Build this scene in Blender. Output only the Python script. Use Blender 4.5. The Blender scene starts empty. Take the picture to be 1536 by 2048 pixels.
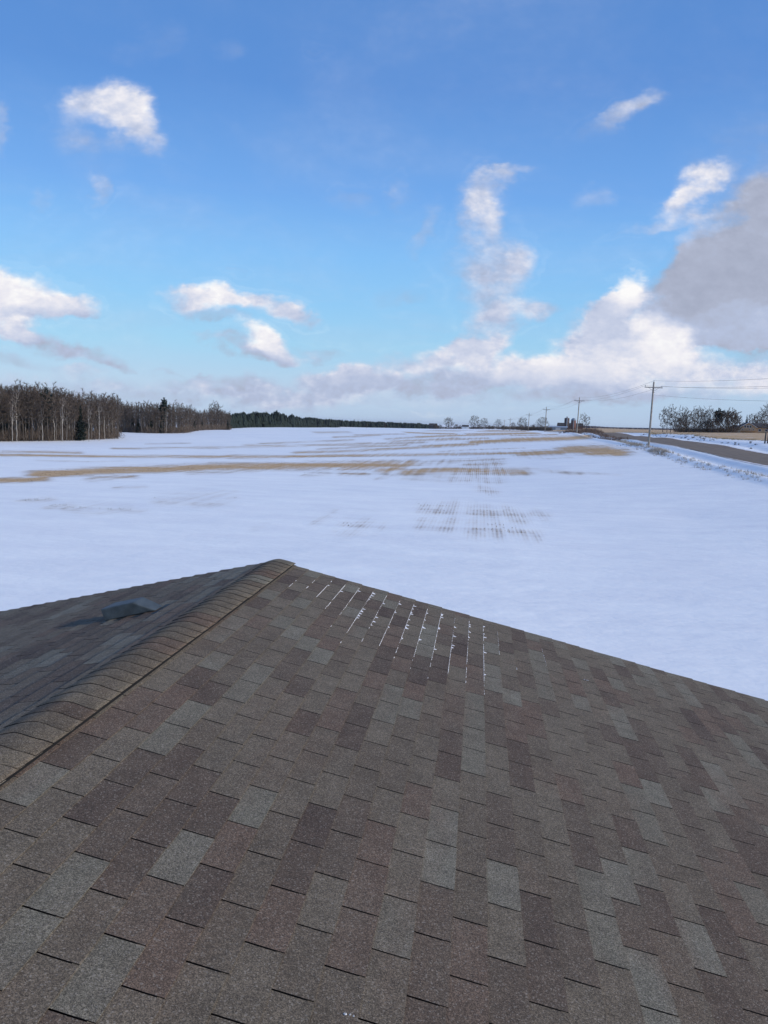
import bpy, bmesh, math, random
import numpy as np
from mathutils import Vector, Matrix, Euler, noise as mnoise
C = bpy.context.scene.collection
scene = bpy.context.scene
R_ = math.radians

# ------------------------------------------------------------------ camera
FPX = 1634.3                     # focal length in pixels of the 1536x2048 photograph
YAW, PITCH, ROLL = R_(6.48), R_(6.24), R_(1.7)
CAM = np.array([0.0, 0.0, 6.2])
F_ = np.array([-math.sin(YAW)*math.cos(PITCH), math.cos(YAW)*math.cos(PITCH), -math.sin(PITCH)])
RT0 = np.array([math.cos(YAW), math.sin(YAW), 0.0])
DN0 = np.cross(F_, RT0)
RT = math.cos(ROLL)*RT0 - math.sin(ROLL)*DN0
DN = math.sin(ROLL)*RT0 + math.cos(ROLL)*DN0
cam_d = bpy.data.cameras.new('camera')
cam = bpy.data.objects.new('camera', cam_d); C.objects.link(cam)
M = Matrix(((RT[0], -DN[0], -F_[0], CAM[0]), (RT[1], -DN[1], -F_[1], CAM[1]), (RT[2], -DN[2], -F_[2], CAM[2]), (0, 0, 0, 1)))
cam.matrix_world = M
cam_d.sensor_fit = 'VERTICAL'; cam_d.sensor_height = 32.0
cam_d.lens = 32.0*FPX/2048.0
cam_d.clip_start = 0.1; cam_d.clip_end = 20000
scene.camera = cam
scene.view_settings.view_transform = 'Standard'; scene.view_settings.look = 'None'
scene.view_settings.exposure = 0.0; scene.view_settings.gamma = 1.0
try: scene.view_settings.use_curve_mapping = False
except Exception: pass

# ------------------------------------------------------------------ sun
SUN_AZ = R_(98)       # clockwise from +Y (the direction the ridge runs)
SUN_EL = R_(25)
sd = bpy.data.lights.new('sun', 'SUN'); sd.energy = 3.3; sd.angle = R_(5.0); sd.color = (1.0, 0.90, 0.78)
sun = bpy.data.objects.new('sun', sd); C.objects.link(sun)
sv = Vector((math.sin(SUN_AZ)*math.cos(SUN_EL), math.cos(SUN_AZ)*math.cos(SUN_EL), math.sin(SUN_EL)))
sun.rotation_euler = sv.to_track_quat('Z', 'Y').to_euler()
sun.location = (40, 0, 60)

# ------------------------------------------------------------------ node helpers
def s2l(c):
    return tuple((v/255/12.92 if v/255 <= .04045 else ((v/255+.055)/1.055)**2.4) for v in c)
class NB:
    def __init__(s, tree): s.t = tree; s.N = tree.nodes; s.L = tree.links
    def put(s, sock, v):
        if v is None: return
        if isinstance(v, bpy.types.NodeSocket): s.L.new(v, sock)
        else:
            try: sock.default_value = v
            except Exception: sock.default_value = tuple(v)[:3] if len(tuple(v)) > 3 else (*v, 1.0)
    def math(s, op, a, b=None, c=None, clamp=False):
        n = s.N.new('ShaderNodeMath'); n.operation = op; n.use_clamp = clamp
        s.put(n.inputs[0], a); s.put(n.inputs[1], b); s.put(n.inputs[2], c); return n.outputs[0]
    def vec(s, op, a, b=None, c=None):
        n = s.N.new('ShaderNodeVectorMath'); n.operation = op
        s.put(n.inputs[0], a); s.put(n.inputs[1], b)
        if c is not None: s.put(n.inputs[2], c)
        return n.outputs['Value'] if op in ('DOT_PRODUCT', 'LENGTH', 'DISTANCE') else n.outputs[0]
    def comb(s, x, y, z=0.0):
        n = s.N.new('ShaderNodeCombineXYZ'); s.put(n.inputs[0], x); s.put(n.inputs[1], y); s.put(n.inputs[2], z); return n.outputs[0]
    def sep(s, v):
        n = s.N.new('ShaderNodeSeparateXYZ'); s.put(n.inputs[0], v); return n.outputs
    def noise(s, v, scale, detail=4.0, rough=.5, out='Fac', dist=0.0):
        n = s.N.new('ShaderNodeTexNoise'); s.put(n.inputs['Vector'], v); n.inputs['Scale'].default_value = scale
        n.inputs['Detail'].default_value = detail; n.inputs['Roughness'].default_value = rough
        n.inputs['Distortion'].default_value = dist
        return n.outputs['Fac'] if out == 'Fac' else n.outputs['Color']
    def mr(s, v, a, b, c=0.0, d=1.0, smooth=False):
        n = s.N.new('ShaderNodeMapRange'); n.interpolation_type = 'SMOOTHSTEP' if smooth else 'LINEAR'
        s.put(n.inputs[0], v); s.put(n.inputs[1], a); s.put(n.inputs[2], b); s.put(n.inputs[3], c); s.put(n.inputs[4], d); return n.outputs[0]
    def mix(s, f, a, b, blend='MIX'):
        n = s.N.new('ShaderNodeMix'); n.data_type = 'RGBA'; n.blend_type = blend
        s.put(n.inputs[0], f); s.put(n.inputs[6], a if isinstance(a, bpy.types.NodeSocket) else (*a[:3], 1)); s.put(n.inputs[7], b if isinstance(b, bpy.types.NodeSocket) else (*b[:3], 1)); return n.outputs[2]
    def ramp(s, f, stops, interp='LINEAR'):
        n = s.N.new('ShaderNodeValToRGB'); cr = n.color_ramp; cr.interpolation = interp
        while len(cr.elements) > 1: cr.elements.remove(cr.elements[-1])
        cr.elements[0].position = stops[0][0]; cr.elements[0].color = (*stops[0][1], 1)
        for p, c in stops[1:]:
            e = cr.elements.new(p); e.color = (*c, 1)
        s.put(n.inputs[0], f); return n.outputs[0]

# ------------------------------------------------------------------ world: sky and clouds by direction
world = bpy.data.worlds.new('World'); scene.world = world; world.use_nodes = True
w = NB(world.node_tree); w.N.clear()
tc = w.N.new('ShaderNodeTexCoord'); dvec = w.vec('NORMALIZE', tc.outputs['Generated'])
BG = 0.12
sky = w.N.new('ShaderNodeTexSky'); sky.sky_type = 'NISHITA'; sky.sun_disc = False
sky.sun_elevation = SUN_EL; sky.sun_rotation = SUN_AZ; sky.air_density = 1.0; sky.dust_density = .6; sky.ozone_density = 2.0
fa = w.vec('DOT_PRODUCT', dvec, tuple(F_)); fm = w.math('MAXIMUM', fa, .08)
px = w.math('DIVIDE', w.vec('DOT_PRODUCT', dvec, tuple(RT)), fm)
py = w.math('DIVIDE', w.vec('DOT_PRODUCT', dvec, tuple(DN)), fm)
# plate coordinates in hundredths of 1/1634 rad, origin at the sky point (768,1024) of the photo
SX = w.math('MULTIPLY_ADD', px, FPX/100, 7.68); SY = w.math('MULTIPLY_ADD', py, FPX/100, 10.24)
S = w.comb(SX, SY, 0.0)
Sn = w.comb(SX, w.math('MULTIPLY', SY, 1.5), 0.0)
n1 = w.vec('SUBTRACT', w.noise(Sn, .85, 4, .5, 'Color'), (.5, .5, .5))
n2 = w.vec('SUBTRACT', w.noise(Sn, 3.2, 6, .58, 'Color'), (.5, .5, .5))
W1 = w.vec('ADD', w.vec('MULTIPLY', n1, (1.25, .8, 0)), w.vec('MULTIPLY', n2, (.34, .26, 0)))
SW = w.vec('ADD', S, W1)
# puffs: cx, cy, rx, ry, rot, amount, light (0 grey .. 1 white)
P = [
(200,212,82,36,-8,.9,.75),(262,222,42,48,0,.85,.85),(275,285,52,32,20,.75,.6),(150,282,66,30,5,.38,.42),(200,382,26,36,15,.5,.5),(88,402,26,18,0,.28,.5),(190,330,70,55,30,.17,.4),
(0,245,22,50,0,.5,.5),
(35,585,85,46,8,1.1,1.0),(125,612,58,24,8,.95,.8),(70,628,110,14,3,.6,.3),
(25,652,60,24,5,.9,.78),(85,682,80,22,14,.75,.35),(175,706,80,18,16,.65,.33),(20,722,70,14,5,.5,.3),(150,742,60,13,3,.65,.5),(232,732,36,9,20,.4,.3),
(445,592,58,26,3,1.0,.98),(375,600,52,19,5,.85,.65),(535,606,72,22,10,.95,.72),(595,628,40,17,15,.7,.55),(430,632,66,13,5,.6,.25),
(515,676,54,24,16,1.05,1.0),(556,702,42,19,25,.9,.7),(505,704,70,12,15,.8,.25),(408,676,44,13,5,.5,.4),(640,700,52,16,14,.5,.35),(622,714,28,9,10,.3,.3),
(470,530,20,12,0,.25,.4),(635,102,26,15,25,.25,.4),(330,78,60,28,-15,.2,.4),(462,92,30,28,0,.22,.4),(260,110,40,24,0,.15,.4),
(335,748,30,7,0,.45,.3),(402,752,18,6,0,.45,.3),(60,770,200,20,0,.35,.5),(300,788,320,26,0,.5,.42),(430,776,110,20,0,.45,.4),
(700,768,100,24,-5,.8,.2),(650,756,50,20,0,.8,.5),(730,752,60,20,0,.8,.6),(560,800,170,24,0,.55,.42),(820,742,66,30,-8,.75,.5),(905,720,66,26,-5,.9,.62),(880,766,130,16,0,.85,.14),
(965,704,56,26,-10,.85,.75),(985,742,90,20,0,.9,.55),(1065,738,66,26,0,.95,.78),(1135,722,70,34,-10,.95,.8),(1000,784,240,14,0,.5,.2),(760,804,230,12,0,.4,.5),(1120,762,130,20,0,.85,.45),
(985,358,30,38,30,.5,.55),(1022,332,44,13,-8,.5,.6),(940,395,28,44,20,.4,.55),(968,432,38,38,0,.5,.75),(965,420,46,80,10,.32,.55),(850,462,24,54,5,.4,.45),(712,402,42,24,0,.3,.45),(800,398,30,26,0,.32,.45),(795,365,14,30,20,.18,.45),
(1036,534,40,40,0,.58,.75),(965,528,70,50,10,.45,.45),(985,595,64,62,0,.55,.5),(1000,480,50,60,0,.25,.55),(1040,622,58,30,-5,.64,.78),(1090,628,40,16,-10,.45,.4),(978,668,58,36,-20,.62,.6),(930,700,44,20,0,.6,.45),(790,597,52,26,0,.22,.35),(835,600,30,14,0,.2,.2),
(1258,212,52,24,-28,.55,.6),(1225,240,84,22,-22,.32,.4),(1190,390,36,22,-20,.38,.55),
(1260,575,34,34,-10,1.2,1.3),(1236,605,40,30,-20,1.0,.95),(1262,655,100,66,0,.9,.6),(1335,676,56,46,0,1.3,1.25),(1285,715,90,26,0,1.1,.85),(1200,694,66,50,-30,1.0,.6),(1212,640,36,40,-30,1.0,.55),(1190,735,60,24,0,.9,.85),(1370,722,70,24,0,.8,.75),
(1345,600,58,44,10,.95,.12),(1390,545,52,46,-30,.9,.15),(1465,595,118,92,0,1.3,.1),(1515,480,92,110,-25,1.3,.12),(1560,400,70,70,-30,.55,.3),(1418,500,46,46,-30,.7,.3),(1385,455,30,22,-20,.45,.7),(1340,440,110,14,-14,.5,.62),(1405,362,54,26,-32,.85,.9),(1358,402,60,22,-22,.8,.78),
(1450,650,120,40,3,1.0,.5),(1530,660,70,34,0,1.0,.65),(1480,684,90,16,0,.8,.4),(1536,760,70,36,0,.7,.85),(1450,745,120,22,0,.6,.6),(1310,765,220,24,0,.75,.6),
(1250,800,200,18,0,.5,.25),(1100,80,260,90,0,.13,.3),(1500,190,190,120,0,.14,.3),(1500,300,150,60,-20,.2,.3),(1620,570,150,190,0,1.0,.25),(1250,752,150,22,0,.55,.8),(1050,765,150,18,0,.5,.6),(600,785,150,16,0,.3,.5),(820,780,120,16,0,.4,.5),(1400,785,180,18,0,.35,.6),(1180,800,220,16,0,.5,.2),(1470,640,90,40,0,.6,.7),(470,760,90,12,0,.4,.45),(960,560,60,90,5,.1,.5),(-60,600,90,60,0,1.0,.7),
]
P = [(cx, cy, rx, ry, rot, a*.86, l+.12) if (cy > 715 and cx > 550) else (cx, cy, rx, ry, rot, a, l) for cx, cy, rx, ry, rot, a, l in P]
A = AL = None
SWc = SW
for ip, (cx, cy, rx, ry, rot, a, l) in enumerate(P):
    if ip and ip % 6 == 0: SWc = w.vec('ADD', SW, w.comb(w.math('MULTIPLY', A, 1e-6), w.math('MULTIPLY', AL, 1e-6), 0.0))   # keeps the evaluation sequential
    m = w.N.new('ShaderNodeMapping'); m.vector_type = 'TEXTURE'
    w.put(m.inputs[0], SWc); m.inputs[1].default_value = (cx/100, cy/100, 0); m.inputs[2].default_value = (0, 0, R_(rot)); m.inputs[3].default_value = (rx/100*1.1, ry/100*1.1, 1)
    v = w.mr(w.vec('LENGTH', m.outputs[0]), 1.4, .25, 0.0, a, True)
    A = v if A is None else w.math('ADD', A, v)
    AL = w.math('MULTIPLY', v, l) if AL is None else w.math('MULTIPLY_ADD', v, l, AL)
fl = w.noise(Sn, 1.5, 5, .55)
fl2 = w.noise(w.vec('ADD', Sn, (3.1, 7.7, 2.0)), 2.4, 6, .62)
alpha = w.mr(w.math('MULTIPLY', A, w.mr(fl, .3, .7, .6, 1.25)), 0.0, 1.1, 0, 1, True)
L = w.math('DIVIDE', AL, w.math('MAXIMUM', A, .02))
L = w.math('ADD', w.math('MULTIPLY', L, .93), w.math('MULTIPLY', w.math('SUBTRACT', fl2, .5), w.mr(A, .9, 1.6, .75, .38)))
L = w.math('MULTIPLY_ADD', w.sep(n2)[1], w.mr(A, .9, 1.8, .8, .35), L)
inframe = w.mr(fa, math.cos(R_(50)), math.cos(R_(38)), 0, 1, True)
veil = None
# clouds over the rest of the sky: a layer seen in perspective
ds = w.sep(dvec)
up = w.math('ADD', w.math('MAXIMUM', ds[2], 0.0), .12)
lay = w.comb(w.math('DIVIDE', ds[0], up), w.math('DIVIDE', ds[1], up), 0.0)
g1 = w.noise(lay, .9, 8, .6, dist=.4); g2 = w.noise(w.vec('ADD', lay, (9.0, 3.0, 0)), 1.7, 6, .6)
alphaO = w.mr(g1, .5, .68, 0, .95, True)
veil = w.mr(g1, .42, .72, 0.0, .16, True)
alpha = w.math('MAXIMUM', alpha, veil); L = w.math('ADD', L, w.mr(A, .2, .0, 0.0, .55))
LO = w.mr(g2, .35, .65, .15, 1.0)
alpha = w.math('ADD', w.math('MULTIPLY', alpha, inframe), w.math('MULTIPLY', alphaO, w.math('SUBTRACT', 1.0, inframe)), clamp=True)
L = w.math('ADD', w.math('MULTIPLY', L, inframe), w.math('MULTIPLY', LO, w.math('SUBTRACT', 1.0, inframe)))
el = w.math('ARCSINE', ds[2])
eln = w.mr(el, 0.0, math.pi/2, 0, 1)
base = w.ramp(eln, [(0.0, s2l((190, 212, 238))), (.025, s2l((188, 215, 240))), (.057, s2l((165, 216, 247))), (.09, s2l((148, 207, 251))), (.123, s2l((136, 197, 252))), (.165, s2l((118, 175, 242))), (.235, s2l((95, 149, 221))), (.31, s2l((89, 141, 211))), (.42, s2l((80, 130, 204))), (1.0, s2l((58, 102, 178)))])
# slightly deeper blue towards the right, as in a winter afternoon sky opposite the haze
side = w.vec('DOT_PRODUCT', dvec, tuple(RT0))
base = w.mix(w.mr(side, -.45, .5, 0.0, .12), base, s2l((70, 110, 185)))
base = w.mix(.06, base, w.mix(1.0, sky.outputs[0], (BG, BG, BG), 'MULTIPLY'))
ccol = w.ramp(L, [(0.0, s2l((163, 171, 193))), (.2, s2l((173, 181, 203))), (.42, s2l((182, 194, 221))), (.62, s2l((206, 213, 233))), (.85, s2l((238, 237, 244))), (1.0, s2l((253, 252, 252)))])
col = w.mix(alpha, base, ccol)
below = w.mr(ds[2], -.02, 0.0, 1, 0, True)
col = w.mix(below, col, s2l((176, 190, 214)))
col10 = w.mix(1.0, col, (1/BG, 1/BG, 1/BG), 'MULTIPLY')
bg = w.N.new('ShaderNodeBackground'); w.put(bg.inputs[0], col10); bg.inputs[1].default_value = BG
wo = w.N.new('ShaderNodeOutputWorld'); w.L.new(bg.outputs[0], wo.inputs[0])
try: world.cycles.sampling_method = 'NONE'
except Exception: pass

# ------------------------------------------------------------------ generic helpers
rng = random.Random(7)
def ray(x, y): return RT*(x-768)/FPX + DN*(y-1024)/FPX + F_
def pt(x, y, d): return CAM + ray(x, y)*d          # a surveyed point at depth d metres
def link(name, me, mat=None, parent=None):
    o = bpy.data.objects.new(name, me); C.objects.link(o)
    if mat is not None and not me.materials: me.materials.append(mat)
    if parent is not None: o.parent = parent
    return o
def tag(o, label=None, cat=None, group=None, kind=None):
    if label: o['label'] = label
    if cat: o['category'] = cat
    if group: o['group'] = group
    if kind: o['kind'] = kind
    return o
def empty(name, loc, label, cat, group=None, rz=0.0):
    o = bpy.data.objects.new(name, None); o.empty_display_size = .3; C.objects.link(o)
    o.location = loc; o.rotation_euler = (0, 0, rz); return tag(o, label, cat, group)
class MB:
    def __init__(s): s.v = []; s.f = []; s.c = []
    def add(s, vs, fs, col=None):
        b = len(s.v); s.v += [tuple(map(float, q)) for q in vs]; s.f += [tuple(b+i for i in q) for q in fs]
        if col is not None: s.c += [col]*len(fs)
    def box(s, x0, x1, y0, y1, z0, z1):
        s.add([(x0,y0,z0),(x1,y0,z0),(x1,y1,z0),(x0,y1,z0),(x0,y0,z1),(x1,y0,z1),(x1,y1,z1),(x0,y1,z1)],
              [(0,3,2,1),(4,5,6,7),(0,1,5,4),(1,2,6,5),(2,3,7,6),(3,0,4,7)])
    def tube(s, p0, p1, r0, r1, n=6, caps=True):
        p0 = Vector(p0); p1 = Vector(p1); d = (p1-p0)
        if d.length < 1e-6: return
        d.normalize(); a = d.orthogonal().normalized(); b = d.cross(a)
        vs = []
        for p, r in ((p0, r0), (p1, r1)):
            for i in range(n):
                t = 2*math.pi*i/n; vs.append(p + a*math.cos(t)*r + b*math.sin(t)*r)
        fs = [(i, (i+1) % n, n+(i+1) % n, n+i) for i in range(n)]
        if caps: fs += [tuple(range(n-1, -1, -1)), tuple(range(n, 2*n))]
        s.add(vs, fs)
    def sliver(s, p0, p1, wd):
        p0 = Vector(p0); p1 = Vector(p1); d = p1-p0
        a = d.cross(Vector((rng.uniform(-1,1), rng.uniform(-1,1), rng.uniform(-1,1))))
        if a.length < 1e-7: return
        a = a.normalized()*wd*.5
        s.add([p0-a, p0+a, p1], [(0, 1, 2)])
    def mesh(s, name, mat=None, smooth=False, colname=None):
        me = bpy.data.meshes.new(name); me.from_pydata(s.v, [], s.f)
        if colname and s.c:
            at = me.color_attributes.new(colname, 'FLOAT_COLOR', 'CORNER')
            arr = []
            for p, c in zip(me.polygons, s.c): arr += [(*c, 1.0)]*p.loop_total
            at.data.foreach_set('color', np.array(arr, dtype=np.float32).ravel())
        if mat: me.materials.append(mat)
        if smooth: me.polygons.foreach_set('use_smooth', [True]*len(me.polygons))
        me.update(); return me
def material(name, build):
    m = bpy.data.materials.new(name); m.use_nodes = True
    b = NB(m.node_tree); bs = m.node_tree.nodes['Principled BSDF']; build(b, bs); return m
def simple(name, col, rough=.8, var=.25, scale=3.0, spec=.3, bump=0.0, objrand=.15, metal=0.0):
    def f(b, bs):
        g = b.N.new('ShaderNodeNewGeometry'); oi = b.N.new('ShaderNodeObjectInfo')
        n = b.noise(g.outputs['Position'], scale, 6, .6)
        k = b.mr(n, .3, .7, 1-var, 1+var)
        k = b.math('MULTIPLY', k, b.mr(oi.outputs['Random'], 0, 1, 1-objrand, 1+objrand))
        c = b.mix(1.0, col, b.comb(k, k, k), 'MULTIPLY')
        b.put(bs.inputs['Base Color'], c); bs.inputs['Roughness'].default_value = rough
        bs.inputs['Specular IOR Level'].default_value = spec; bs.inputs['Metallic'].default_value = metal
        if bump:
            bn = b.N.new('ShaderNodeBump'); bn.inputs['Strength'].default_value = bump; bn.inputs['Distance'].default_value = .02
            b.put(bn.inputs['Height'], n); b.L.new(bn.outputs[0], bs.inputs['Normal'])
    return material(name, f)

# ------------------------------------------------------------------ terrain heights from surveyed points
ctrl = []
def cp(x, y, d): ctrl.append(tuple(pt(x, y, d)))
for X in range(-60, 16, 15):
    for Y in range(-40, 61, 20): ctrl.append((X, Y, 0.0))
for X in (-120, -80): 
    for Y in (-60, 0, 60, 120): ctrl.append((X, Y, 0.0))
for (X, Y, Z) in [(-40,90,0),(0,90,.1),(-60,130,0),(-10,130,.3),(10,60,.15),(18,40,.5),(14,95,.9),(-20,200,.6),(10,170,1.9),(28,45,1.3),(60,45,2.2),(90,0,1.8),(50,-40,1.0),(20,-40,.2)]: ctrl.append((X, Y, Z))
for a in [(0,883,172),(140,881,185),(235,878,212),(285,868,272),(370,868,285),(455,860,430),(600,855,760),(700,857,900),(870,858,1050),
          (1297,893,135),(1157,867,238),(1094,864,320),(1058,862,410),(1010,860,650),(960,858,800),(1000,862,520),
          (1536,960,79),(1416,928,103),(1350,908,120)]: cp(*a)
def rcp(x, y, X):
    r = ray(x, y); d = X/r[0]; cp(x, y, d); return pt(x, y, d)
road_near = [rcp(x, y, 33.0) for x, y in [(1536,933),(1481,922),(1423,909.5),(1365,897.5),(1300,885),(1272,879.5)]]
road_far = [rcp(x, y, 41.0) for x, y in [(1536,909),(1481,899.5),(1423,889),(1365,882),(1310,877),(1272,873.5)]]
bank = [rcp(x, y, 49.0) for x, y in [(1536,883),(1481,881.5),(1442,878.5),(1411,873),(1384,867.5),(1340,865)]]
for a in [(1536,868,300),(1490,866,400),(1450,866,390),(1400,865,385),(1330,864.5,380),(1250,862,480),(1150,858,820),(1200,856.5,1400),(1290,859,1400),(1400,861,1500),(1536,863,1500),(1100,856,1500)]: cp(*a)
for a in range(0, 360, 20):
    if 30 < a < 130 or True:
        z = 2.0
        ctrl.append((4500*math.cos(R_(a)), 4500*math.sin(R_(a)), z))
ctrl += [(-300,100,0.5),(-300,300,1),(-300,-200,0),(0,-300,0),(300,0,5),(300,-200,3),(300,300,7.5),(300,700,8),(-150,900,.5)]
CT = np.array(ctrl)
def phi(r): return r
K = phi(np.hypot(CT[:,None,0]-CT[None,:,0], CT[:,None,1]-CT[None,:,1]))
n_ = len(CT); Am = np.zeros((n_+1, n_+1)); Am[:n_, :n_] = K - np.eye(n_)*2.0
Am[:n_, n_] = 1; Am[n_, :n_] = 1
cof = np.linalg.solve(Am, np.append(CT[:,2], 0))
def height(X, Y):
    X = np.atleast_1d(np.asarray(X, float)); Y = np.atleast_1d(np.asarray(Y, float)); out = np.empty(X.shape)
    xf, yf = X.ravel(), Y.ravel(); o = np.empty(xf.shape)
    for i in range(0, len(xf), 20000):
        r = np.hypot(xf[i:i+20000, None]-CT[None,:,0], yf[i:i+20000, None]-CT[None,:,1])
        o[i:i+20000] = phi(r)@cof[:n_] + cof[n_]
    # ditches beside the road, the low ridge of snow thrown up by the plough, the fence-row hummock
    near = np.clip((700-yf)/300, 0, 1)*np.clip((yf+200)/100, 0, 1)
    o += near*(-.35*np.exp(-((xf-30.4)/1.2)**2) + .30*np.exp(-((xf-27.6)/1.0)**2) - .45*np.exp(-((xf-44.5)/1.6)**2) + .15*np.exp(-((xf-32.3)/.5)**2) + .15*np.exp(-((xf-41.8)/.5)**2))
    # gentle waves
    o += .05*np.sin(xf*.11+1.3*np.sin(yf*.03))*np.sin(yf*.06+.7)
    return o.reshape(out.shape)
def hz(x, y): return float(height(x, y)[0])
def ground_at(x, y, dmax=3000):
    r = ray(x, y); ds_ = np.geomspace(8, dmax, 900)
    p = CAM[None] + r[None]*ds_[:, None]; g = p[:,2]-height(p[:,0], p[:,1])
    i = np.where(g < 0)[0]
    if len(i) == 0: j = int(np.argmin(g)); return p[j]
    i = i[0]
    if i == 0: return p[0]
    t = g[i-1]/(g[i-1]-g[i]); return p[i-1]*(1-t)+p[i]*t

# bare strips where the wind has taken the snow off the stubble: (points, half width in px, amount)
ST = [
([(-40,962),(0,961),(60,960),(95,957)],4,.95),
([(95,948),(230,941),(330,938),(440,934),(600,932),(700,930),(790,929)],5.5,1.05),
([(180,945),(300,941),(420,938),(560,935)],4.5,.7),
([(195,957),(235,955),(275,953)],3.5,.6),([(245,976),(300,973)],2.5,.5),([(400,945),(520,941)],4,.5),
([(-40,909),(0,910),(150,911.5),(300,913),(450,913.5),(560,913.5),(700,911),(768,910),(860,909),(977,907),(1071,905.5),(1141,902)],2.2,.85),
([(470,913),(545,914)],3,.8),([(20,904),(100,904),(170,905.5)],2.4,.7),
([(240,897),(420,895),(560,893),(680,890),(768,886)],1.6,.6),([(495,891),(565,892)],2.2,.7),([(400,895),(440,895)],2.4,.6),
([(600,905),(700,902),(760,899),(860,893),(936,889)],2.2,.75),([(656,874),(700,873),(747,870)],1.3,.7),([(630,865),(700,864)],1.6,.6),
([(818,865),(860,867),(903,868)],1.3,.9),([(773,883),(838,880),(900,877)],2.2,.7),([(700,893),(760,889),(830,884)],2.5,.6),([(578,892),(650,889),(727,886)],1.8,.6),
([(820,874),(900,871),(990,869),(1071,866.5)],1.3,.85),([(760,878),(830,874),(880,872)],1.4,.7),([(930,868),(1071,866)],1.3,.8),([(860,861),(930,862)],1.2,.6),([(970,861.5),(1060,862.5)],1.5,.8),
([(935,884.5),(1000,881.5),(1050,880),(1094,878),(1130,876.5),(1162,873)],3.0,.98),([(1000,880),(1100,877),(1155,874)],3.6,.95),([(840,893),(930,888),(960,884)],2.4,.8),
([(1050,907),(1110,904),(1160,901),(1200,899)],4.5,.85),([(1140,899),(1200,899),(1232,905)],6.5,1.0),([(1185,906),(1236,908)],4,.9),
([(830,944),(900,940),(960,942),(1050,944)],5.0,.9),([(825,931),(880,925),(950,922),(1000,920)],4.0,.55),([(950,930),(1000,928)],4,.6),
([(786,941),(800,936),(826,927)],5,.95),([(700,935),(786,932)],5,.9),([(610,937),(700,936)],4,.6),([(700,948),(740,948)],3,.6),([(768,957),(800,952)],3,.4),([(630,950),(665,947)],3.5,.45),
([(837,957),(872,958)],5,.42),([(891,958),(934,960)],6,.45),([(966,958),(1000,962)],6,.48),([(975,975),(1000,985)],8,.42),
([(860,1018),(890,1022),(920,1014)],12,.46),([(856,1045),(900,1050),(918,1042)],12,.44),
([(965,1022),(998,1030)],13,.50),([(960,1050),(1005,1055)],14,.5),([(950,1068),(1015,1072)],7,.5),
([(1028,1024),(1055,1040)],12,.48),([(1083,1026),(1106,1034)],7,.42),([(1040,1064),(1085,1074)],9,.44),
([(705,1050),(750,1040)],14,.36),([(640,1044),(680,1030)],8,.42),([(690,1062),(770,1050)],12,.3),([(520,1056),(545,1052)],7,.32),
([(140,1018),(200,1014),(270,1018)],8,.42),([(170,1028),(280,1022)],6,.35),([(330,1000),(420,990),(478,990)],11,.36),([(55,1003),(105,999)],4,.38),([(110,1014),(150,1010)],4,.45),([(400,1010),(470,1000)],8,.32),
([(1063,938),(1100,941),(1168,947)],3,.45),([(1180,946),(1250,950)],2,.3),([(1290,880),(1300,885)],3,.6),
([(520,887),(600,884),(690,880)],1.6,.6),([(640,898),(720,894),(800,890)],1.6,.65),([(880,903),(960,899),(1040,896)],1.3,.5),([(700,870),(760,868.5),(800,868)],1.1,.65),([(860,881),(920,878),(960,876.5)],1.5,.7),([(1010,871),(1060,870),(1100,869)],1.2,.7),([(300,888),(380,886)],1.2,.45),([(90,921),(200,923),(260,922)],1.3,.35),([(1040,915),(1100,917),(1150,915)],1.5,.35),([(1150,861),(1190,862),(1225,865)],3.5,1.0),([(1200,862),(1260,863),(1400,862)],1.6,1.0),([(1110,862),(1150,862)],2,.8),
]
def bare_at(Xw, Yw, Zw):
    """amount of bare stubble (0..1) at ground points; the strips are given as they were surveyed from the roof"""
    out = np.zeros(Xw.shape)
    d = [Xw-CAM[0], Yw-CAM[1], Zw-CAM[2]]
    dot = lambda v: d[0]*v[0]+d[1]*v[1]+d[2]*v[2]
    dz = dot(F_); ok = dz > 5; dz = np.where(ok, dz, 5)
    bx = 768+FPX*dot(RT)/dz; by = 1024+FPX*dot(DN)/dz
    bx2 = bx + 14*np.sin(Yw*.021+Xw*.013)
    for pts_, hw, amt in ST:
        if hw >= 7: amt = amt*.88
        for (x0, y0), (x1, y1) in zip(pts_[:-1], pts_[1:]):
            dx, dy = x1-x0, y1-y0; L2 = dx*dx+dy*dy+1e-9
            near = ok & (by > min(y0, y1)-3*hw) & (by < max(y0, y1)+3*hw)
            if not near.any(): continue
            qx, qy = bx2[near]-x0, by[near]-y0
            t = np.clip((qx*dx+qy*dy)/L2, 0, 1)
            dd = np.hypot((qx-t*dx)/(4.0 if hw < 6.6 else 1.3), qy-t*dy)
            out[near] = np.maximum(out[near], amt*np.exp(-(dd/(hw*1.4))**2*.8))
    # the rise across the road is open stubble, blown clear
    edge = 49.0 + 1.2*np.sin(Yw*.13)+1.5*np.sin(Yw*.041+2)
    f = np.clip((Xw-edge)/1.5, 0, 1)*np.clip((Yw-20)/30, 0, 1)
    return np.maximum(out, f)

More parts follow.
